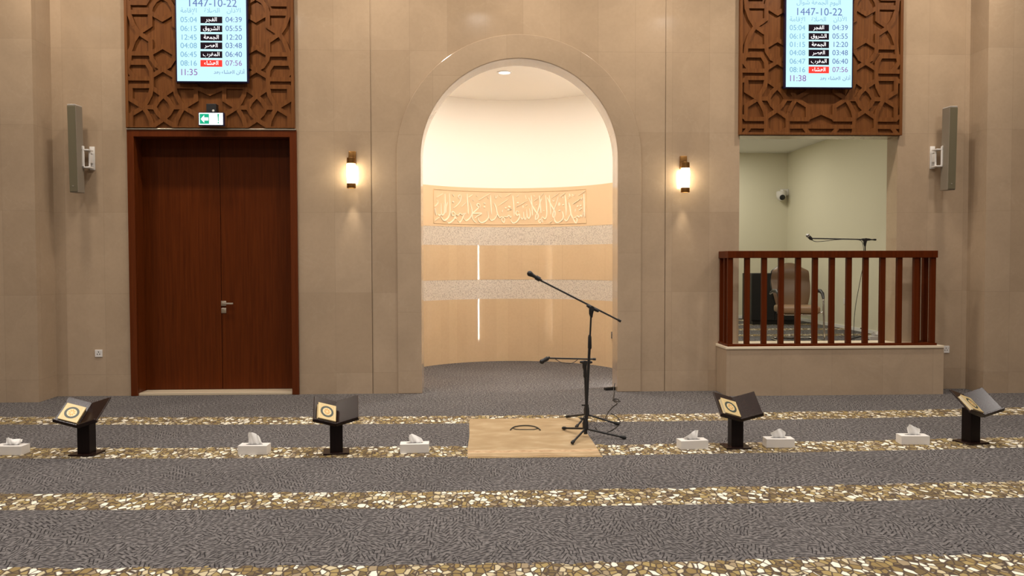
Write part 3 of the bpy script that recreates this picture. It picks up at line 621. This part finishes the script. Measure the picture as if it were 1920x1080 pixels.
def ribbon(m, pts, wd, d0, d1):
    """band of given width along (angle, z) points, tapering at its ends, standing proud of the wall"""
    P = [Vector((p[0] * NR, p[1])) for p in pts]; Q = []
    for i in range(len(P) - 1):       # smooth the traced line
        p0 = P[max(i - 1, 0)]; p1 = P[i]; p2 = P[i + 1]; p3 = P[min(i + 2, len(P) - 1)]
        for k in range(5):
            s = k / 5; Q.append(0.5 * ((2 * p1) + (p2 - p0) * s + (2 * p0 - 5 * p1 + 4 * p2 - p3) * s * s + (3 * p1 - p0 - 3 * p2 + p3) * s ** 3))
    Q.append(P[-1]); b = bmesh.new(); rows = []; n = len(Q)
    for i, q in enumerate(Q):
        dr = (Q[min(i + 1, n - 1)] - Q[max(i - 1, 0)]); dr = dr.normalized() if dr.length > 1e-9 else Vector((1, 0)); nn = Vector((-dr.y, dr.x))
        w = wd * (0.45 + 0.55 * min(1, 4 * min(i, n - 1 - i) / n + 0.15))
        a, c = q + nn * w / 2, q - nn * w / 2; mm = q
        rows.append([b.verts.new(cpt(a.x / NR, a.y, d0)), b.verts.new(cpt((a.x * 0.6 + mm.x * 0.4) / NR, a.y * 0.6 + mm.y * 0.4, d1)), b.verts.new(cpt((c.x * 0.6 + mm.x * 0.4) / NR, c.y * 0.6 + mm.y * 0.4, d1)), b.verts.new(cpt(c.x / NR, c.y, d0))])
    for i in range(n - 1):
        for k in range(3): b.faces.new((rows[i][k], rows[i][k + 1], rows[i + 1][k + 1], rows[i + 1][k]))
    for r_ in (rows[0], rows[-1]): b.faces.new(r_)
    bmesh.ops.recalc_face_normals(b, faces=b.faces[:]); m._merge(b, Ti)
m = MB()
for key, ox in (('L', 800), ('R', 950)):
    for wd, pts in ST[key]: ribbon(m, [cyl(ox + x / 12, 340 + y / 12) for x, y in pts], wd / 12 / 118.0 * 1.12, 0.0005, 0.017)
    for x, y in DOTS[key]:
        a, z = cyl(ox + x / 12, 340 + y / 12); ribbon(m, [(a - 0.009, z + 0.002), (a, z), (a + 0.009, z - 0.002)], 0.026, 0.0005, 0.016)
m.build('lettering', M_LETTER, t)
a0, zt = cyl(812.5, 355); a1, _ = cyl(1099.5, 353.5); zt = ZB[5] - 0.055; zb_ = ZB[4] + 0.045
m = MB()
for z in (zt, zb_): ribbon(m, [(a0 + (a1 - a0) * k / 12, z) for k in range(13)], 0.016, 0.0005, 0.012)
for a in (a0, a1): ribbon(m, [(a, zb_), (a, (zb_ + zt) / 2), (a, zt)], 0.014, 0.0005, 0.012)
m.build('border', M_NTOP, t)

# railed balcony -----------------------------------------------------------
PX0, PX1, PY, PZ = 2.955, 5.612, 9.86, 0.562
b = MB(); b.box(PX0, PX1, PY, YW, 0, PZ); struct(b.build('wall_parapet', M_PARAPET))
b = MB(); b.box(PX0 - 0.012, PX1 + 0.0, PY - 0.012, YW + 0.27, PZ, PZ + 0.03, 0.004); struct(b.build('trim_3', M_CREAMSLAB))
rt = thing('balcony_railing', 'red brown wooden railing of square balusters on stone parapet', 'railing', ((PX0 + PX1) / 2, PY + 0.06, PZ + 0.03))
rx = rt.location.x; ry = rt.location.y; rz = rt.location.z
RX0, RX1 = 2.972, 5.535; ztop = 1.738; yb = YW - ry - 0.001
m = MB(); A, B_ = RX0 - rx, RX1 - rx
zr0, zr1 = 1.652 - rz, ztop - rz
def urail(m, z0, z1, o, w, bev):
    m.box(A - o, B_ + o, -w, w, z0, z1, bev); m.box(A - o, A - o + 2 * w, w - 0.002, yb, z0, z1, bev); m.box(B_ + o - 2 * w, B_ + o, w - 0.002, yb, z0, z1, bev)
urail(m, zr0, zr1, 0.0, 0.045, 0.005); m.build('handrail', M_RAIL, rt)
m = MB(); urail(m, 0.0, 0.028, 0.0, 0.045, 0.003); m.build('bottom_rail', M_RAIL, rt)
bw = 0.031
bal0 = None
def baluster(x, y):
    global bal0
    if bal0 is None:
        m = MB(); m.box(-bw, bw, -0.026, 0.026, 0.027, zr0 + 0.004, 0.003); bal0 = m.build('baluster', M_RAIL, rt); o = bal0
    else:
        o = bal0.copy(); COL.objects.link(o); o.parent = rt
    o.location = (x, y, 0)
xa, xb = 3.010 - rx, 5.492 - rx
for k in range(13): baluster(xa + (xb - xa) * k / 12, 0.0)
for k in (1, 2):
    for x in (A + 0.045, B_ - 0.045): baluster(x, 0.185 * k - 0.02)
socket(1773, 655, YW, 'white wall socket beside the right end of the stone parapet', 0.09)

# things in the booth ---------------------------------------------------------
cxx, cyy = 4.24, 11.02
t = thing('office_chair', 'brown leather armchair with chrome cantilever frame behind the railing', 'chair', (cxx, cyy, BOOTH_Z), radians(-6))
def pad(u, v, w0, w1, z0, z1, y0, y1, bulge):
    s = (u - 0.5) * 2; w = w0 + (w1 - w0) * v
    return Vector((s * w * (1 - 0.10 * max(0, v - 0.8) / 0.2 * abs(s)), y0 + (y1 - y0) * v - bulge * (1 - s * s) * sin(pi * min(1, max(0, v))) , z0 + (z1 - z0) * v - (0.05 * (s ** 4) if v > 0.85 else 0) * (v - 0.85) / 0.15))
def back_shape(v):  # half width along the back's height
    return 0.205 + 0.055 * sin(pi * min(1, v * 0.9)) - 0.06 * max(0, v - 0.85) / 0.15
m = MB()
def bk(u, v):
    s = (u - 0.5) * 2; w = back_shape(v); y = 0.17 + 0.16 * v + 0.03 * s * s - (0.03 * sin(pi * min(1, v / 0.62)) if v < 0.62 else 0.035 * sin(pi * (v - 0.62) / 0.38))
    return Vector((s * w, y, 0.44 + 0.60 * v - 0.06 * max(0, v - 0.8) / 0.2 * s * s))
m.grid(bk, 14, 24, thick=0.06); m.build('backrest', M_LEATHER, t, 50)
m = MB(); m.grid(lambda u, v: bk(u, v) + Vector((0, 0.064, 0)), 10, 16, thick=0.015); m.build('back_shell', M_BLACK, t, 50)
m = MB(); m.box(-0.25, 0.25, -0.27, 0.20, 0.375, 0.475, 0.035, 4); m.build('seat', M_LEATHER, t, 50)
m = MB(); m.box(-0.21, 0.21, -0.2, 0.18, 0.35, 0.376, 0.006); m.build('seat_pan', M_BLACK, t)
def arc(p, q, r_, n=6):
    return p
fr = MB(); tube_pts = []
for s in (-1, 1):
    x = 0.285 * s
    pts = [(x, 0.22, 0.62), (x, 0.05, 0.655), (x, -0.12, 0.655), (x, -0.20, 0.63), (x, -0.245, 0.57), (x, -0.26, 0.45), (x, -0.285, 0.2), (x, -0.305, 0.07), (x, -0.29, 0.025), (x, -0.24, 0.014), (x, 0.12, 0.014), (x * 0.9, 0.24, 0.014), (0, 0.25, 0.014)]
    fr.tube(pts, 0.013, 10)
fr.tube([(-0.285, -0.255, 0.40), (-0.2, -0.22, 0.36), (0.2, -0.22, 0.36), (0.285, -0.255, 0.40)], 0.011, 8)
fr.build('frame', M_CHROME, t, 60)
for s in (-1, 1):
    m = MB(); x = 0.285 * s; m.tube([(x, 0.20, 0.632), (x, 0.05, 0.668), (x, -0.12, 0.668), (x, -0.205, 0.64), (x, -0.25, 0.57)], [0.016, 0.023, 0.024, 0.022, 0.016], 10); m.build('armrest', M_BLACK, t, 60)

t = thing('cabinet', 'dark low cabinet on the carpet behind the brown armchair', 'cabinet', (4.93, 14.0, BOOTH_Z))
m = MB(); m.box(-0.39, 0.39, -0.25, 0.25, 0.06, 0.86, 0.01); bd = m.build('body', M_BLACK, t)
m = MB(); m.box(-0.36, 0.36, -0.22, 0.22, 0.0, 0.06); m.build('plinth', M_BLACK, t)
for s in (-1, 1):
    m = MB(); m.box(min(s * 0.004, s * 0.38), max(s * 0.004, s * 0.38), -0.262, -0.25, 0.08, 0.84, 0.003); dr = m.build('door', M_GRILLE, t)
    m = MB(); m.box(s * 0.035 - 0.006, s * 0.035 + 0.006, -0.282, -0.262, 0.42, 0.54, 0.003); m.build('handle', M_BLACK, dr)

def tissue(t, W, prof, yaw=0.0, lean=0.0):
    """prof: list of (x along the slot, x of the top edge, height)"""
    n = len(prof) - 1
    def fn(u, v):
        i = min(int(u * n), n - 1); f = u * n - i
        f = f * f * (3 - 2 * f)
        a = [prof[i][k] * (1 - f) + prof[i + 1][k] * f for k in range(3)]
        x = a[0] * (1 - v) + a[1] * v
        y = 0.010 * sin(u * 9 + 2.5 * v) * (0.3 + v) + lean * v * v + 0.004 * sin(17 * u + 4 * v)
        return Vector((x, y, a[2] * (v ** 0.9)))
    m = MB(); m.grid(fn, 26, 10, M=Matrix.Translation((0, 0, 0.0735)))
    m.grid(lambda u, v: fn(u, v * 0.8) * 1.0 + Vector((0.006, 0.012 + 0.012 * v, 0)), 26, 8, M=Matrix.Translation((0, 0, 0.0735)))
    m.build('tissue', M_TISSUE, t, 60)
def tissue_box(px, py, rz, label, prof, lean=0.0, Z=0.0):
    X, Y = on_z(px, py, Z)
    t = thing('tissue_box', label, 'tissue box', (X, Y + 0.062, Z), rz, 'tissue boxes')
    m = MB(); m.prism([(-0.122, 0), (-0.122, 0.074), (0.122, 0.074), (0.122, 0)], -0.062, 0.062, bev=0.001); m.build('carton', M_CARD, t)
    m = MB(); m.lathe([(0, 0), (1.0, 0), (1.0, 0.0008), (0, 0.0008)], 28, M=Matrix.Translation((0, 0, 0.0738)) @ Matrix.Diagonal((0.072, 0.018, 1, 1))); m.build('slot', M_GRILLE, t)
    tissue(t, 0.1, prof, lean=lean); return t
FIN = [(-0.05, -0.055, 0.075), (-0.03, -0.045, 0.105), (-0.01, -0.02, 0.105), (0.02, 0.015, 0.085), (0.045, 0.04, 0.045), (0.055, 0.055, 0.01)]
LUMP = [(-0.04, -0.05, 0.035), (-0.03, -0.045, 0.068), (-0.01, -0.025, 0.078), (0.015, 0.015, 0.055), (0.04, 0.055, 0.04), (0.05, 0.07, 0.012)]
tissue_box(14, 853.5, radians(-4), 'white tissue box at the far left, left of the first book stand', [(-0.05, -0.06, 0.05), (-0.02, -0.03, 0.062), (0.0, 0.0, 0.045), (0.03, 0.05, 0.045), (0.05, 0.075, 0.05), (0.055, 0.075, 0.03)], 0.02)
tissue_box(473.5, 852.5, radians(-2), 'white tissue box with fin-shaped tissue, below the door', FIN)
tissue_box(776.5, 849.5, radians(2), 'white tissue box just left of the beige rug', LUMP, 0.015)
tissue_box(1301.5, 842.5, radians(6), 'white tissue box with sail-shaped tissue, left of a book stand', [(-0.05, -0.085, 0.008), (-0.03, -0.05, 0.035), (-0.005, -0.01, 0.06), (0.02, 0.03, 0.075), (0.035, 0.05, 0.08), (0.045, 0.045, 0.05)])
tissue_box(1464.5, 839.5, radians(-3), 'white tissue box with dome-shaped tissue, right of a book stand', [(-0.05, -0.072, 0.045), (-0.035, -0.04, 0.062), (-0.01, -0.01, 0.078), (0.015, 0.02, 0.078), (0.04, 0.05, 0.058), (0.05, 0.062, 0.045)])
tissue_box(1718, 833.5, radians(-5), 'white tissue box with upright slanting tissue, below the right end of the parapet', [(-0.04, -0.045, 0.07), (-0.035, -0.035, 0.095), (-0.015, -0.02, 0.092), (0.015, 0.02, 0.07), (0.045, 0.058, 0.055), (0.05, 0.062, 0.03)])
X, Y = on_z(1641, 640, BOOTH_Z)
tissue_box(1648, 641.5, radians(3), 'white tissue box on the booth floor behind the railing', [(-0.05, -0.075, 0.03), (-0.03, -0.05, 0.06), (-0.015, -0.02, 0.03), (0.01, 0.02, 0.05), (0.03, 0.035, 0.085), (0.045, 0.03, 0.06)], 0.0, BOOTH_Z)

# security camera on the booth's corner
t = thing('security_camera', 'white turret security camera on the booth back wall', 'camera', (5.33, BOOTH_Y, 2.80))
xk, zk = on_y(1464, 368, BOOTH_Y - 0.12); t.location = (xk, BOOTH_Y, zk)
m = MB(); m.box(0.03, 0.17, -0.06, 0, 0.02, 0.14, 0.01); m.tube([(0.1, -0.05, 0.09), (0.02, -0.12, 0.085)], 0.035, 14); m.build('wall_bracket', M_PWHITE, t, 40)
m = MB(); m.lathe([(0, 0.09), (0.07, 0.09), (0.085, 0.075), (0.085, 0.0), (0.07, -0.04), (0.04, -0.075), (0, -0.09)], 26, M=Matrix.Translation((0, -0.13, 0))); bd = m.build('body', M_PWHITE, t, 40)
m = MB(); m.lathe([(0, 0.0), (0.05, 0.0), (0.05, 0.015), (0.03, 0.03), (0, 0.027)], 24, M=Matrix.Translation((0, -0.195, -0.025)) @ Matrix.Rotation(radians(105), 4, 'X')); m.build('lens', M_BLACK, bd, 50)
# socket on the booth's right wall
t = thing('wall_socket', 'pale wall socket on the booth right wall behind the microphone stand', 'socket', (BOOTH_X, 12.9, 0.98), 0)
m = MB(); m.box(-0.011, 0, -0.05, 0.05, -0.045, 0.045, 0.003); m.build('face_plate', M_PWHITE, t)
m = MB(); m.box(-0.014, -0.0105, -0.02, 0.02, -0.012, 0.012, 0.001); m.build('switch', M_PWHITE, t)

# microphone stands -----------------------------------------------------------
def V3(*a): return Vector(a)
def mic_stand(label, base, zhub, feet, ztop, dtop, boom0, boom1, zclutch=None, thick=1.0):
    """boom0 (microphone end), boom1 (tail) in world space"""
    t = thing('microphone_stand', label, 'microphone stand', base); B = Vector(base)
    hub = V3(0, 0, zhub); top = V3(dtop[0], dtop[1], ztop)
    m = MB(); m.tube([hub + V3(0, 0, -0.05), hub + V3(0, 0, -0.01), hub + V3(0, 0, 0.0), hub + V3(0, 0, 0.055), hub + V3(0, 0, 0.075), hub + V3(0, 0, 0.10)], [0.016, 0.017, 0.027, 0.027, 0.022, 0.02], 14)
    m.box(-0.05, -0.02, -0.012, 0.012, zhub + 0.085, zhub + 0.1, 0.003); m.build('hub', M_BLACK, t, 40)
    for f in feet:
        F = Vector(f[:3]) - B; F.z = 0.0165 + (f[3] if len(f) > 3 else 0); d = (F - hub).normalized()
        m = MB(); m.tube([hub + d * 0.02, F - d * 0.03], 0.010, 10); lg = m.build('leg', M_BMETAL, t, 60)
        m = MB(); m.tube([F - d * 0.045, F - d * 0.03, F, F + d * 0.012], [0.012, 0.0155, 0.0155, 0.010], 10); m.build('rubber_foot', M_RUBBER, lg, 60)
    zc = zclutch if zclutch else ztop * 0.5; f = zc / ztop
    m = MB(); m.tube([hub, hub.lerp(top, f)], 0.0125 * thick, 12); m.build('lower_tube', M_BMETAL, t, 60)
    m = MB(); m.tube([hub.lerp(top, f), top], 0.0085 * thick, 12); m.build('upper_tube', M_BMETAL, t, 60)
    c = hub.lerp(top, f); m = MB(); m.tube([c + V3(0, 0, -0.06), c + V3(0, 0, -0.05), c + V3(0, 0, 0.05), c + V3(0, 0, 0.07)], [0.014, 0.018, 0.016, 0.010], 12); m.build('height_clutch', M_BLACK, t, 50)
    a, e = Vector(boom0) - B, Vector(boom1) - B; d = (a - e).normalized()
    m = MB(); m.tube([a, e], 0.0082 * thick, 12); m.tube([e, e - d * -0.03, ], 0.012, 12); m.build('boom_arm', M_BMETAL, t, 60)
    k = top
    m = MB(); m.tube([k + V3(0, 0, -0.09), k + V3(-0.004, 0, -0.055), k + V3(0, 0, -0.02), k + V3(0, 0, 0.012)], [0.010, 0.019, 0.024, 0.018], 14)
    m.tube([k + d * 0.05, k + d * 0.03, k - d * 0.05, k - d * 0.075], [0.010, 0.015, 0.015, 0.010], 12); m.tube([k + V3(0, -0.03, -0.005), k + V3(0, 0.035, -0.005)], 0.022, 14)
    m.build('boom_clutch', M_BLACK, t, 50)
    return t
def microphone(label, tip, tail, M_head, hr=0.027):
    tip, tail = Vector(tip), Vector(tail); d = (tip - tail).normalized(); L_ = (tip - tail).length
    t = thing('microphone', label, 'microphone', tail)
    q = d.to_track_quat('Z', 'Y').to_matrix().to_4x4()
    m = MB(); m.lathe([(0, 0), (0.010, 0), (0.012, 0.01), (0.017, L_ - hr * 1.7), (0.018, L_ - hr * 1.5), (0, L_ - hr * 1.5)], 18, M=q); m.build('body', M_BLACK, t, 40)
    m = MB(); m.lathe([(0, L_ + hr * 0.6), (hr * 0.6, L_ + hr * 0.45), (hr * 0.95, L_), (hr, L_ - hr * 0.4), (hr * 0.9, L_ - hr * 1.0), (0.019, L_ - hr * 1.6)], 20, M=q); m.build('grille', M_head, t, 50)
    m = MB(); m.lathe([(hr * 1.0, L_ - hr * 0.55), (hr * 1.06, L_ - hr * 0.45), (hr * 1.06, L_ - hr * 0.3), (hr * 1.0, L_ - hr * 0.2)], 20, M=q); m.build('band', M_BLACK, t, 50)
    m = MB(); m.tube([d * 0.02, d * 0.065], 0.0215, 14); m.build('clip', M_BLACK, t, 50)
    return t
def at(px, py, Y): x, z = on_y(px, py, Y); return (x, Y, z)
TB = (0.971, 7.588, 0.0); ty = TB[1]
tp = at(1109, 577, ty)
mic_stand('tall black microphone stand with slanting boom at the rug corner', TB, 0.085, [(0.813, 7.26, 0, 0.012), (1.321, 7.498, 0), (0.798, 7.90, 0, 0.012)], tp[2], (tp[0] - TB[0], 0), at(1009, 523.5, ty - 0.02), at(1164, 602.5, ty + 0.02), at(1107, 647, ty)[2])
microphone('black microphone at the raised end of the tall slanting boom', at(991.5, 512, ty - 0.02), at(1016, 526.5, ty - 0.02), M_GRILLE, 0.025)
SB = (1.063, 8.22, 0.0); sy = SB[1]; sp_ = at(1096.5, 679, sy)
mic_stand('short black microphone stand with level boom behind the tall stand', SB, 0.10, [(0.895, 8.49, 0, 0.012), (1.365, 8.14, 0), (0.93, 7.955, 0, 0.012)], sp_[2], (sp_[0] - SB[0], 0), at(1027, 671.5, sy - 0.01), at(1117, 673.5, sy + 0.01), at(1098, 700, sy)[2])
microphone('black microphone tilted down on the low level boom', at(1014.5, 679, sy - 0.01), at(1031, 669.5, sy - 0.01), M_GRILLE, 0.024)
by = 10.72; bx, bzz = on_y(1620.5, 600, by)
tb = at(1620.5, 449, by)
BB = (bx, by, BOOTH_Z)
mic_stand('black microphone stand behind the railing with long level boom', BB, 0.09, [(bx - 0.02, by - 0.24, BOOTH_Z), (bx + 0.10, by + 0.24, BOOTH_Z), (bx - 0.2, by + 0.10, BOOTH_Z)], tb[2] - BOOTH_Z, (0, 0), at(1520, 447, by), at(1642.5, 449.5, by), at(1620, 500, by)[2] - BOOTH_Z)
microphone('silver headed microphone at the end of the booth boom', at(1513.5, 440.5, by - 0.01), at(1523, 450, by - 0.01), M_SGRILLE, 0.024)

# cables -----------------------------------------------------------------------
def smooth(pts, k=8):
    P = [Vector(p) for p in pts]; Q = []
    for i in range(len(P) - 1):
        p0 = P[max(i - 1, 0)]; p1 = P[i]; p2 = P[i + 1]; p3 = P[min(i + 2, len(P) - 1)]
        for j in range(k):
            s = j / k; Q.append(0.5 * ((2 * p1) + (p2 - p0) * s + (2 * p0 - 5 * p1 + 4 * p2 - p3) * s * s + (3 * p1 - p0 - 3 * p2 + p3) * s ** 3))
    return Q + [P[-1]]
def cable(name, label, pts, r=0.005):
    m = MB(); m.tube([(p.x, p.y, max(p.z, r)) for p in smooth(pts)], r, 8); return tag(m.build(name, M_CABLE, None, 60), label, 'cable')
def fl(px, py, z=0.005): x, y = on_z(px, py, z); return (x, y, z)
def lift(p, z): return (p[0], p[1], z)
cable('microphone_cable', 'thin black cable looping over the carpet from the jamb to the stands', [(1.685, 10.30, 0.10), (1.66, 10.24, 0.03), fl(1152, 737), fl(1150, 745), fl(1153, 751), fl(1162, 753), fl(1157, 748), fl(1149, 750), fl(1157, 756), fl(1149, 763), fl(1141, 772), fl(1136, 782), fl(1134, 788)])
cable('microphone_cable', 'thin black cable curving round the right leg of the short stand', [fl(1146, 775), fl(1152, 778), fl(1160, 785), fl(1162, 793), fl(1153, 803), fl(1142, 809), fl(1132, 812), fl(1122, 808), fl(1116, 801)], 0.004)
ax, ay = on_z(1147, 731)
t = thing('power_adapter', 'black power adapter on the carpet at the right jamb', 'adapter', (ax, ay, 0), radians(20))
m = MB(); m.box(-0.10, 0.06, -0.03, 0.03, 0, 0.035, 0.006); m.build('block', M_BLACK, t)
m = MB(); m.box(0.06, 0.085, -0.012, 0.012, 0.008, 0.026, 0.003); m.build('strain_relief', M_RUBBER, t)
c1, c2 = at(1041, 673, sy - 0.012), at(1083, 674.5, sy - 0.012)
cable('microphone_cable', 'short black cable drooping under the low level boom', [c1, (c1[0] + 0.05, sy - 0.02, c1[2] - 0.03), (0.5 * (c1[0] + c2[0]), sy - 0.02, c1[2] - 0.042), (c2[0] - 0.05, sy - 0.02, c2[2] - 0.03), c2], 0.0035)
p = [at(1523, 450.5, by - 0.012), at(1530, 453, by - 0.012), at(1548, 452, by - 0.012), at(1568, 449.5, by - 0.012), at(1600, 449, by - 0.018), at(1617, 455, by - 0.02), at(1619, 490, by - 0.02), at(1612, 530, by - 0.03), at(1604, 575, by - 0.04), at(1601, 612, by - 0.04), (bx - 0.16, by - 0.06, BOOTH_Z + 0.006)]
m = MB(); m.tube(smooth(p), 0.004, 8); tag(m.build('microphone_cable', M_CABLE, None, 60), 'thin cable hanging from the booth boom down to the floor', 'cable')

# rug ----------------------------------------------------------------------------
rxc, ryc = 0.46, 7.68
t = thing('prayer_rug', 'beige prayer rug lying before the alcove', 'rug', (rxc, ryc, 0))
m = MB(); hw_, hh = 0.558, 0.825
m.grid(lambda u, v: Vector(((u * 2 - 1) * (hw_ + 0.004 * sin(9 * v) - 0.012 * (1 - v) * (u > 0.5)), (v * 2 - 1) * (hh + 0.004 * sin(11 * u)), 0.009 + 0.0012 * sin(14 * u + 5 * v))), 40, 50, thick=0.008); m.build('pile', M_RUG, t, 60)
m = MB()
for s in (-1, 1):
    for k in range(112):
        x = -hw_ + 2 * hw_ * (k + 0.5) / 112; l = 0.022 + 0.012 * rnd.random(); y = s * (hh - 0.002)
        m.box(x - 0.0032, x + 0.0032, min(y, y + s * l), max(y, y + s * l), 0.001, 0.006)
m.build('fringe', mat('cream fringe', (0.62, 0.44, 0.23), 0.9), t)
lp = [on_z(x, y, 0.014) for x, y in ((957, 806.5), (960, 803), (965, 800.5), (975, 798.6), (985, 798), (995, 798.6), (1004, 800.5), (1009, 803), (1013, 806.5))]
m = MB(); m.tube([(p.x, p.y, 0.0155) for p in smooth([(a, b_, 0) for a, b_ in lp])], 0.0055, 8)
lp2 = [on_z(x, y, 0.014) for x, y in ((962, 802.5), (968, 805), (985, 805.5), (1002, 805.2), (1008, 802.5))]
m.tube([(p.x, p.y, 0.0150) for p in smooth([(a, b_, 0) for a, b_ in lp2])], 0.004, 8)
tag(m.build('cord_loop', mat('dark cord', (0.03, 0.028, 0.022), 0.7), None, 60), 'thin dark loop lying on the beige prayer rug', 'loop')

# book stands and books -------------------------------------------------------------
TAU, ALP, LS, WB = radians(35), radians(21), 0.275, 0.195
ZF, YF = 0.262, -0.125     # front low end of the fold
sdir = Vector((0, cos(TAU), sin(TAU))); ndir = Vector((0, -sin(TAU), cos(TAU)))
def board_frame(side):
    u = Vector((side * cos(ALP), 0, 0)) + ndir * sin(ALP); u.normalize()
    n = u.cross(sdir) if side > 0 else sdir.cross(u)
    if n.z < 0: n = -n
    o = Vector((0, YF, ZF))
    return Matrix(((u.x, sdir.x, n.x, o.x), (u.y, sdir.y, n.y, o.y), (u.z, sdir.z, n.z, o.z), (0, 0, 0, 1)))
def make_stand():
    t = thing('book_stand', '', 'book stand', (0, 0, 0), 0, 'low book stands')
    m = MB(); m.box(-0.108, 0.108, -0.10, 0.10, 0, 0.014, 0.003); m.build('base_plate', M_STAND, t)
    m = MB(); b_ = bmesh.new()
    m.box(-0.053, 0.053, -0.053, 0.053, 0.013, ZF + (0.125 - 0.053) * math.tan(TAU) - 0.004, 0.004)
    # cut the column's top to the slope of the fold
    bmesh.ops.bisect_plane(m.bm, geom=m.bm.verts[:] + m.bm.edges[:] + m.bm.faces[:], plane_co=Vector((0, YF, ZF)) - ndir * 0.013, plane_no=ndir, clear_outer=True)
    bmesh.ops.holes_fill(m.bm, edges=m.bm.edges[:]); b_.free()
    m.build('column', M_COLUMN, t)
    for s in (-1, 1):
        M = board_frame(s)
        m = MB(); m.box(0.0, WB, 0.0, LS, -0.012, 0.0, 0.004, M=M); m.build('board', M_STAND, t)
        m = MB(); m.box(0.0, WB + 0.004, -0.016, 0.0, -0.014, 0.022, 0.004, M=M); m.build('ledge', M_STAND, t)
    return t
def make_book():
    t = thing('book', '', 'book', (0, 0, 0), 0, 'books on the stands')
    W, H_, T = 0.155, 0.180, 0.032
    m = MB(); m.box(0.004, W - 0.003, 0.004, H_ - 0.004, 0.003, T - 0.003); m.build('pages', M_PAGES, t)
    m = MB(); m.box(0, W, 0, H_, 0, 0.003, 0.001); m.box(0, W, 0, H_, T - 0.003, T, 0.001); m.box(W - 0.003, W, 0, H_, 0.001, T - 0.001); cv = m.build('cover', M_GOLD, t)
    cx_, cy_ = W / 2 - 0.001, H_ / 2
    m = MB(); e = 0.010
    for x0, x1, y0, y1 in ((e, W - e, e, e + 0.005), (e, W - e, H_ - e - 0.005, H_ - e), (e, e + 0.005, e, H_ - e), (W - e - 0.005, W - e, e, H_ - e)): m.box(x0, x1, y0, y1, T, T + 0.0006)
    m.build('cover_border', M_GOLDPALE, cv)
    m = MB(); m.lathe([(0.68, 0), (1.0, 0), (1.0, 0.0009), (0.68, 0.0009), (0.68, 0)], 40, M=Matrix.Translation((cx_, cy_, T)) @ Matrix.Diagonal((0.056, 0.063, 1, 1))); m.build('medallion_ring', M_TEAL, cv)
    m = MB(); m.lathe([(0, 0), (0.68, 0), (0.68, 0.0007), (0, 0.0007)], 40, M=Matrix.Translation((cx_, cy_, T)) @ Matrix.Diagonal((0.056, 0.063, 1, 1)))
    m.build('medallion', M_GOLDPALE, cv)
    m = MB()
    for k in range(8): m.lathe([(0, 0), (0.5, 0), (0.5, 0.001), (0, 0.001)], 10, M=Matrix.Translation((cx_ + 0.018 * cos(k * pi / 4), cy_ + 0.026 * sin(k * pi / 4), T + 0.0005)) @ Matrix.Rotation(k * pi / 4, 4, 'Z') @ Matrix.Diagonal((0.022, 0.011, 1, 1)))
    m.build('rosette', M_ORANGE, cv)
    return t
st0, bk0 = make_stand(), make_book()
SPOTS = [(163, 851, -5, 'dark wooden book stand at the far left by the left pier', 'gold covered book on the far left stand, tilted face up', 0.012, 0.02),
         (631, 848, 8.5, 'dark wooden book stand below the door\'s right edge, facing forward', 'gold covered book propped on the stand below the door\'s right edge', 0.012, 0.0),
         (1379, 838, 1, 'dark wooden book stand between two tissue boxes before the parapet', 'gold covered book on the stand before the parapet, seen aslant', 0.012, 0.0),
         (1820, 829.5, 14, 'dark wooden book stand at the far right by the right pier', 'gold covered book on the far right stand, seen edge on', 0.02, 0.0)]
for i, (px, py, rz_, ls, lb, off, dummy) in enumerate(SPOTS):
    X, Y = on_z(px, py)
    s = st0 if i == 0 else copy_tree(st0); bo = bk0 if i == 0 else copy_tree(bk0)
    s.location = (X, Y, 0); s.rotation_euler = (0, 0, radians(rz_)); s['label'] = ls; bo['label'] = lb
    Mw = Matrix.Translation((X, Y, 0)) @ Matrix.Rotation(radians(rz_), 4, 'Z') @ board_frame(-1)
    # left board: lateral axis runs outwards (left); turn the book so that its spine lies by the fold
    u = Mw.col[0].to_3d(); v = Mw.col[1].to_3d(); n = Mw.col[2].to_3d(); o = Mw.col[3].to_3d()
    org = o + u * (off + 0.155) + v * 0.0008 + n * 0.0008
    x_ = -u; R3 = Matrix(((x_.x, v.x, n.x), (x_.y, v.y, n.y), (x_.z, v.z, n.z)))
    bo.rotation_euler = R3.to_euler(); bo.location = org
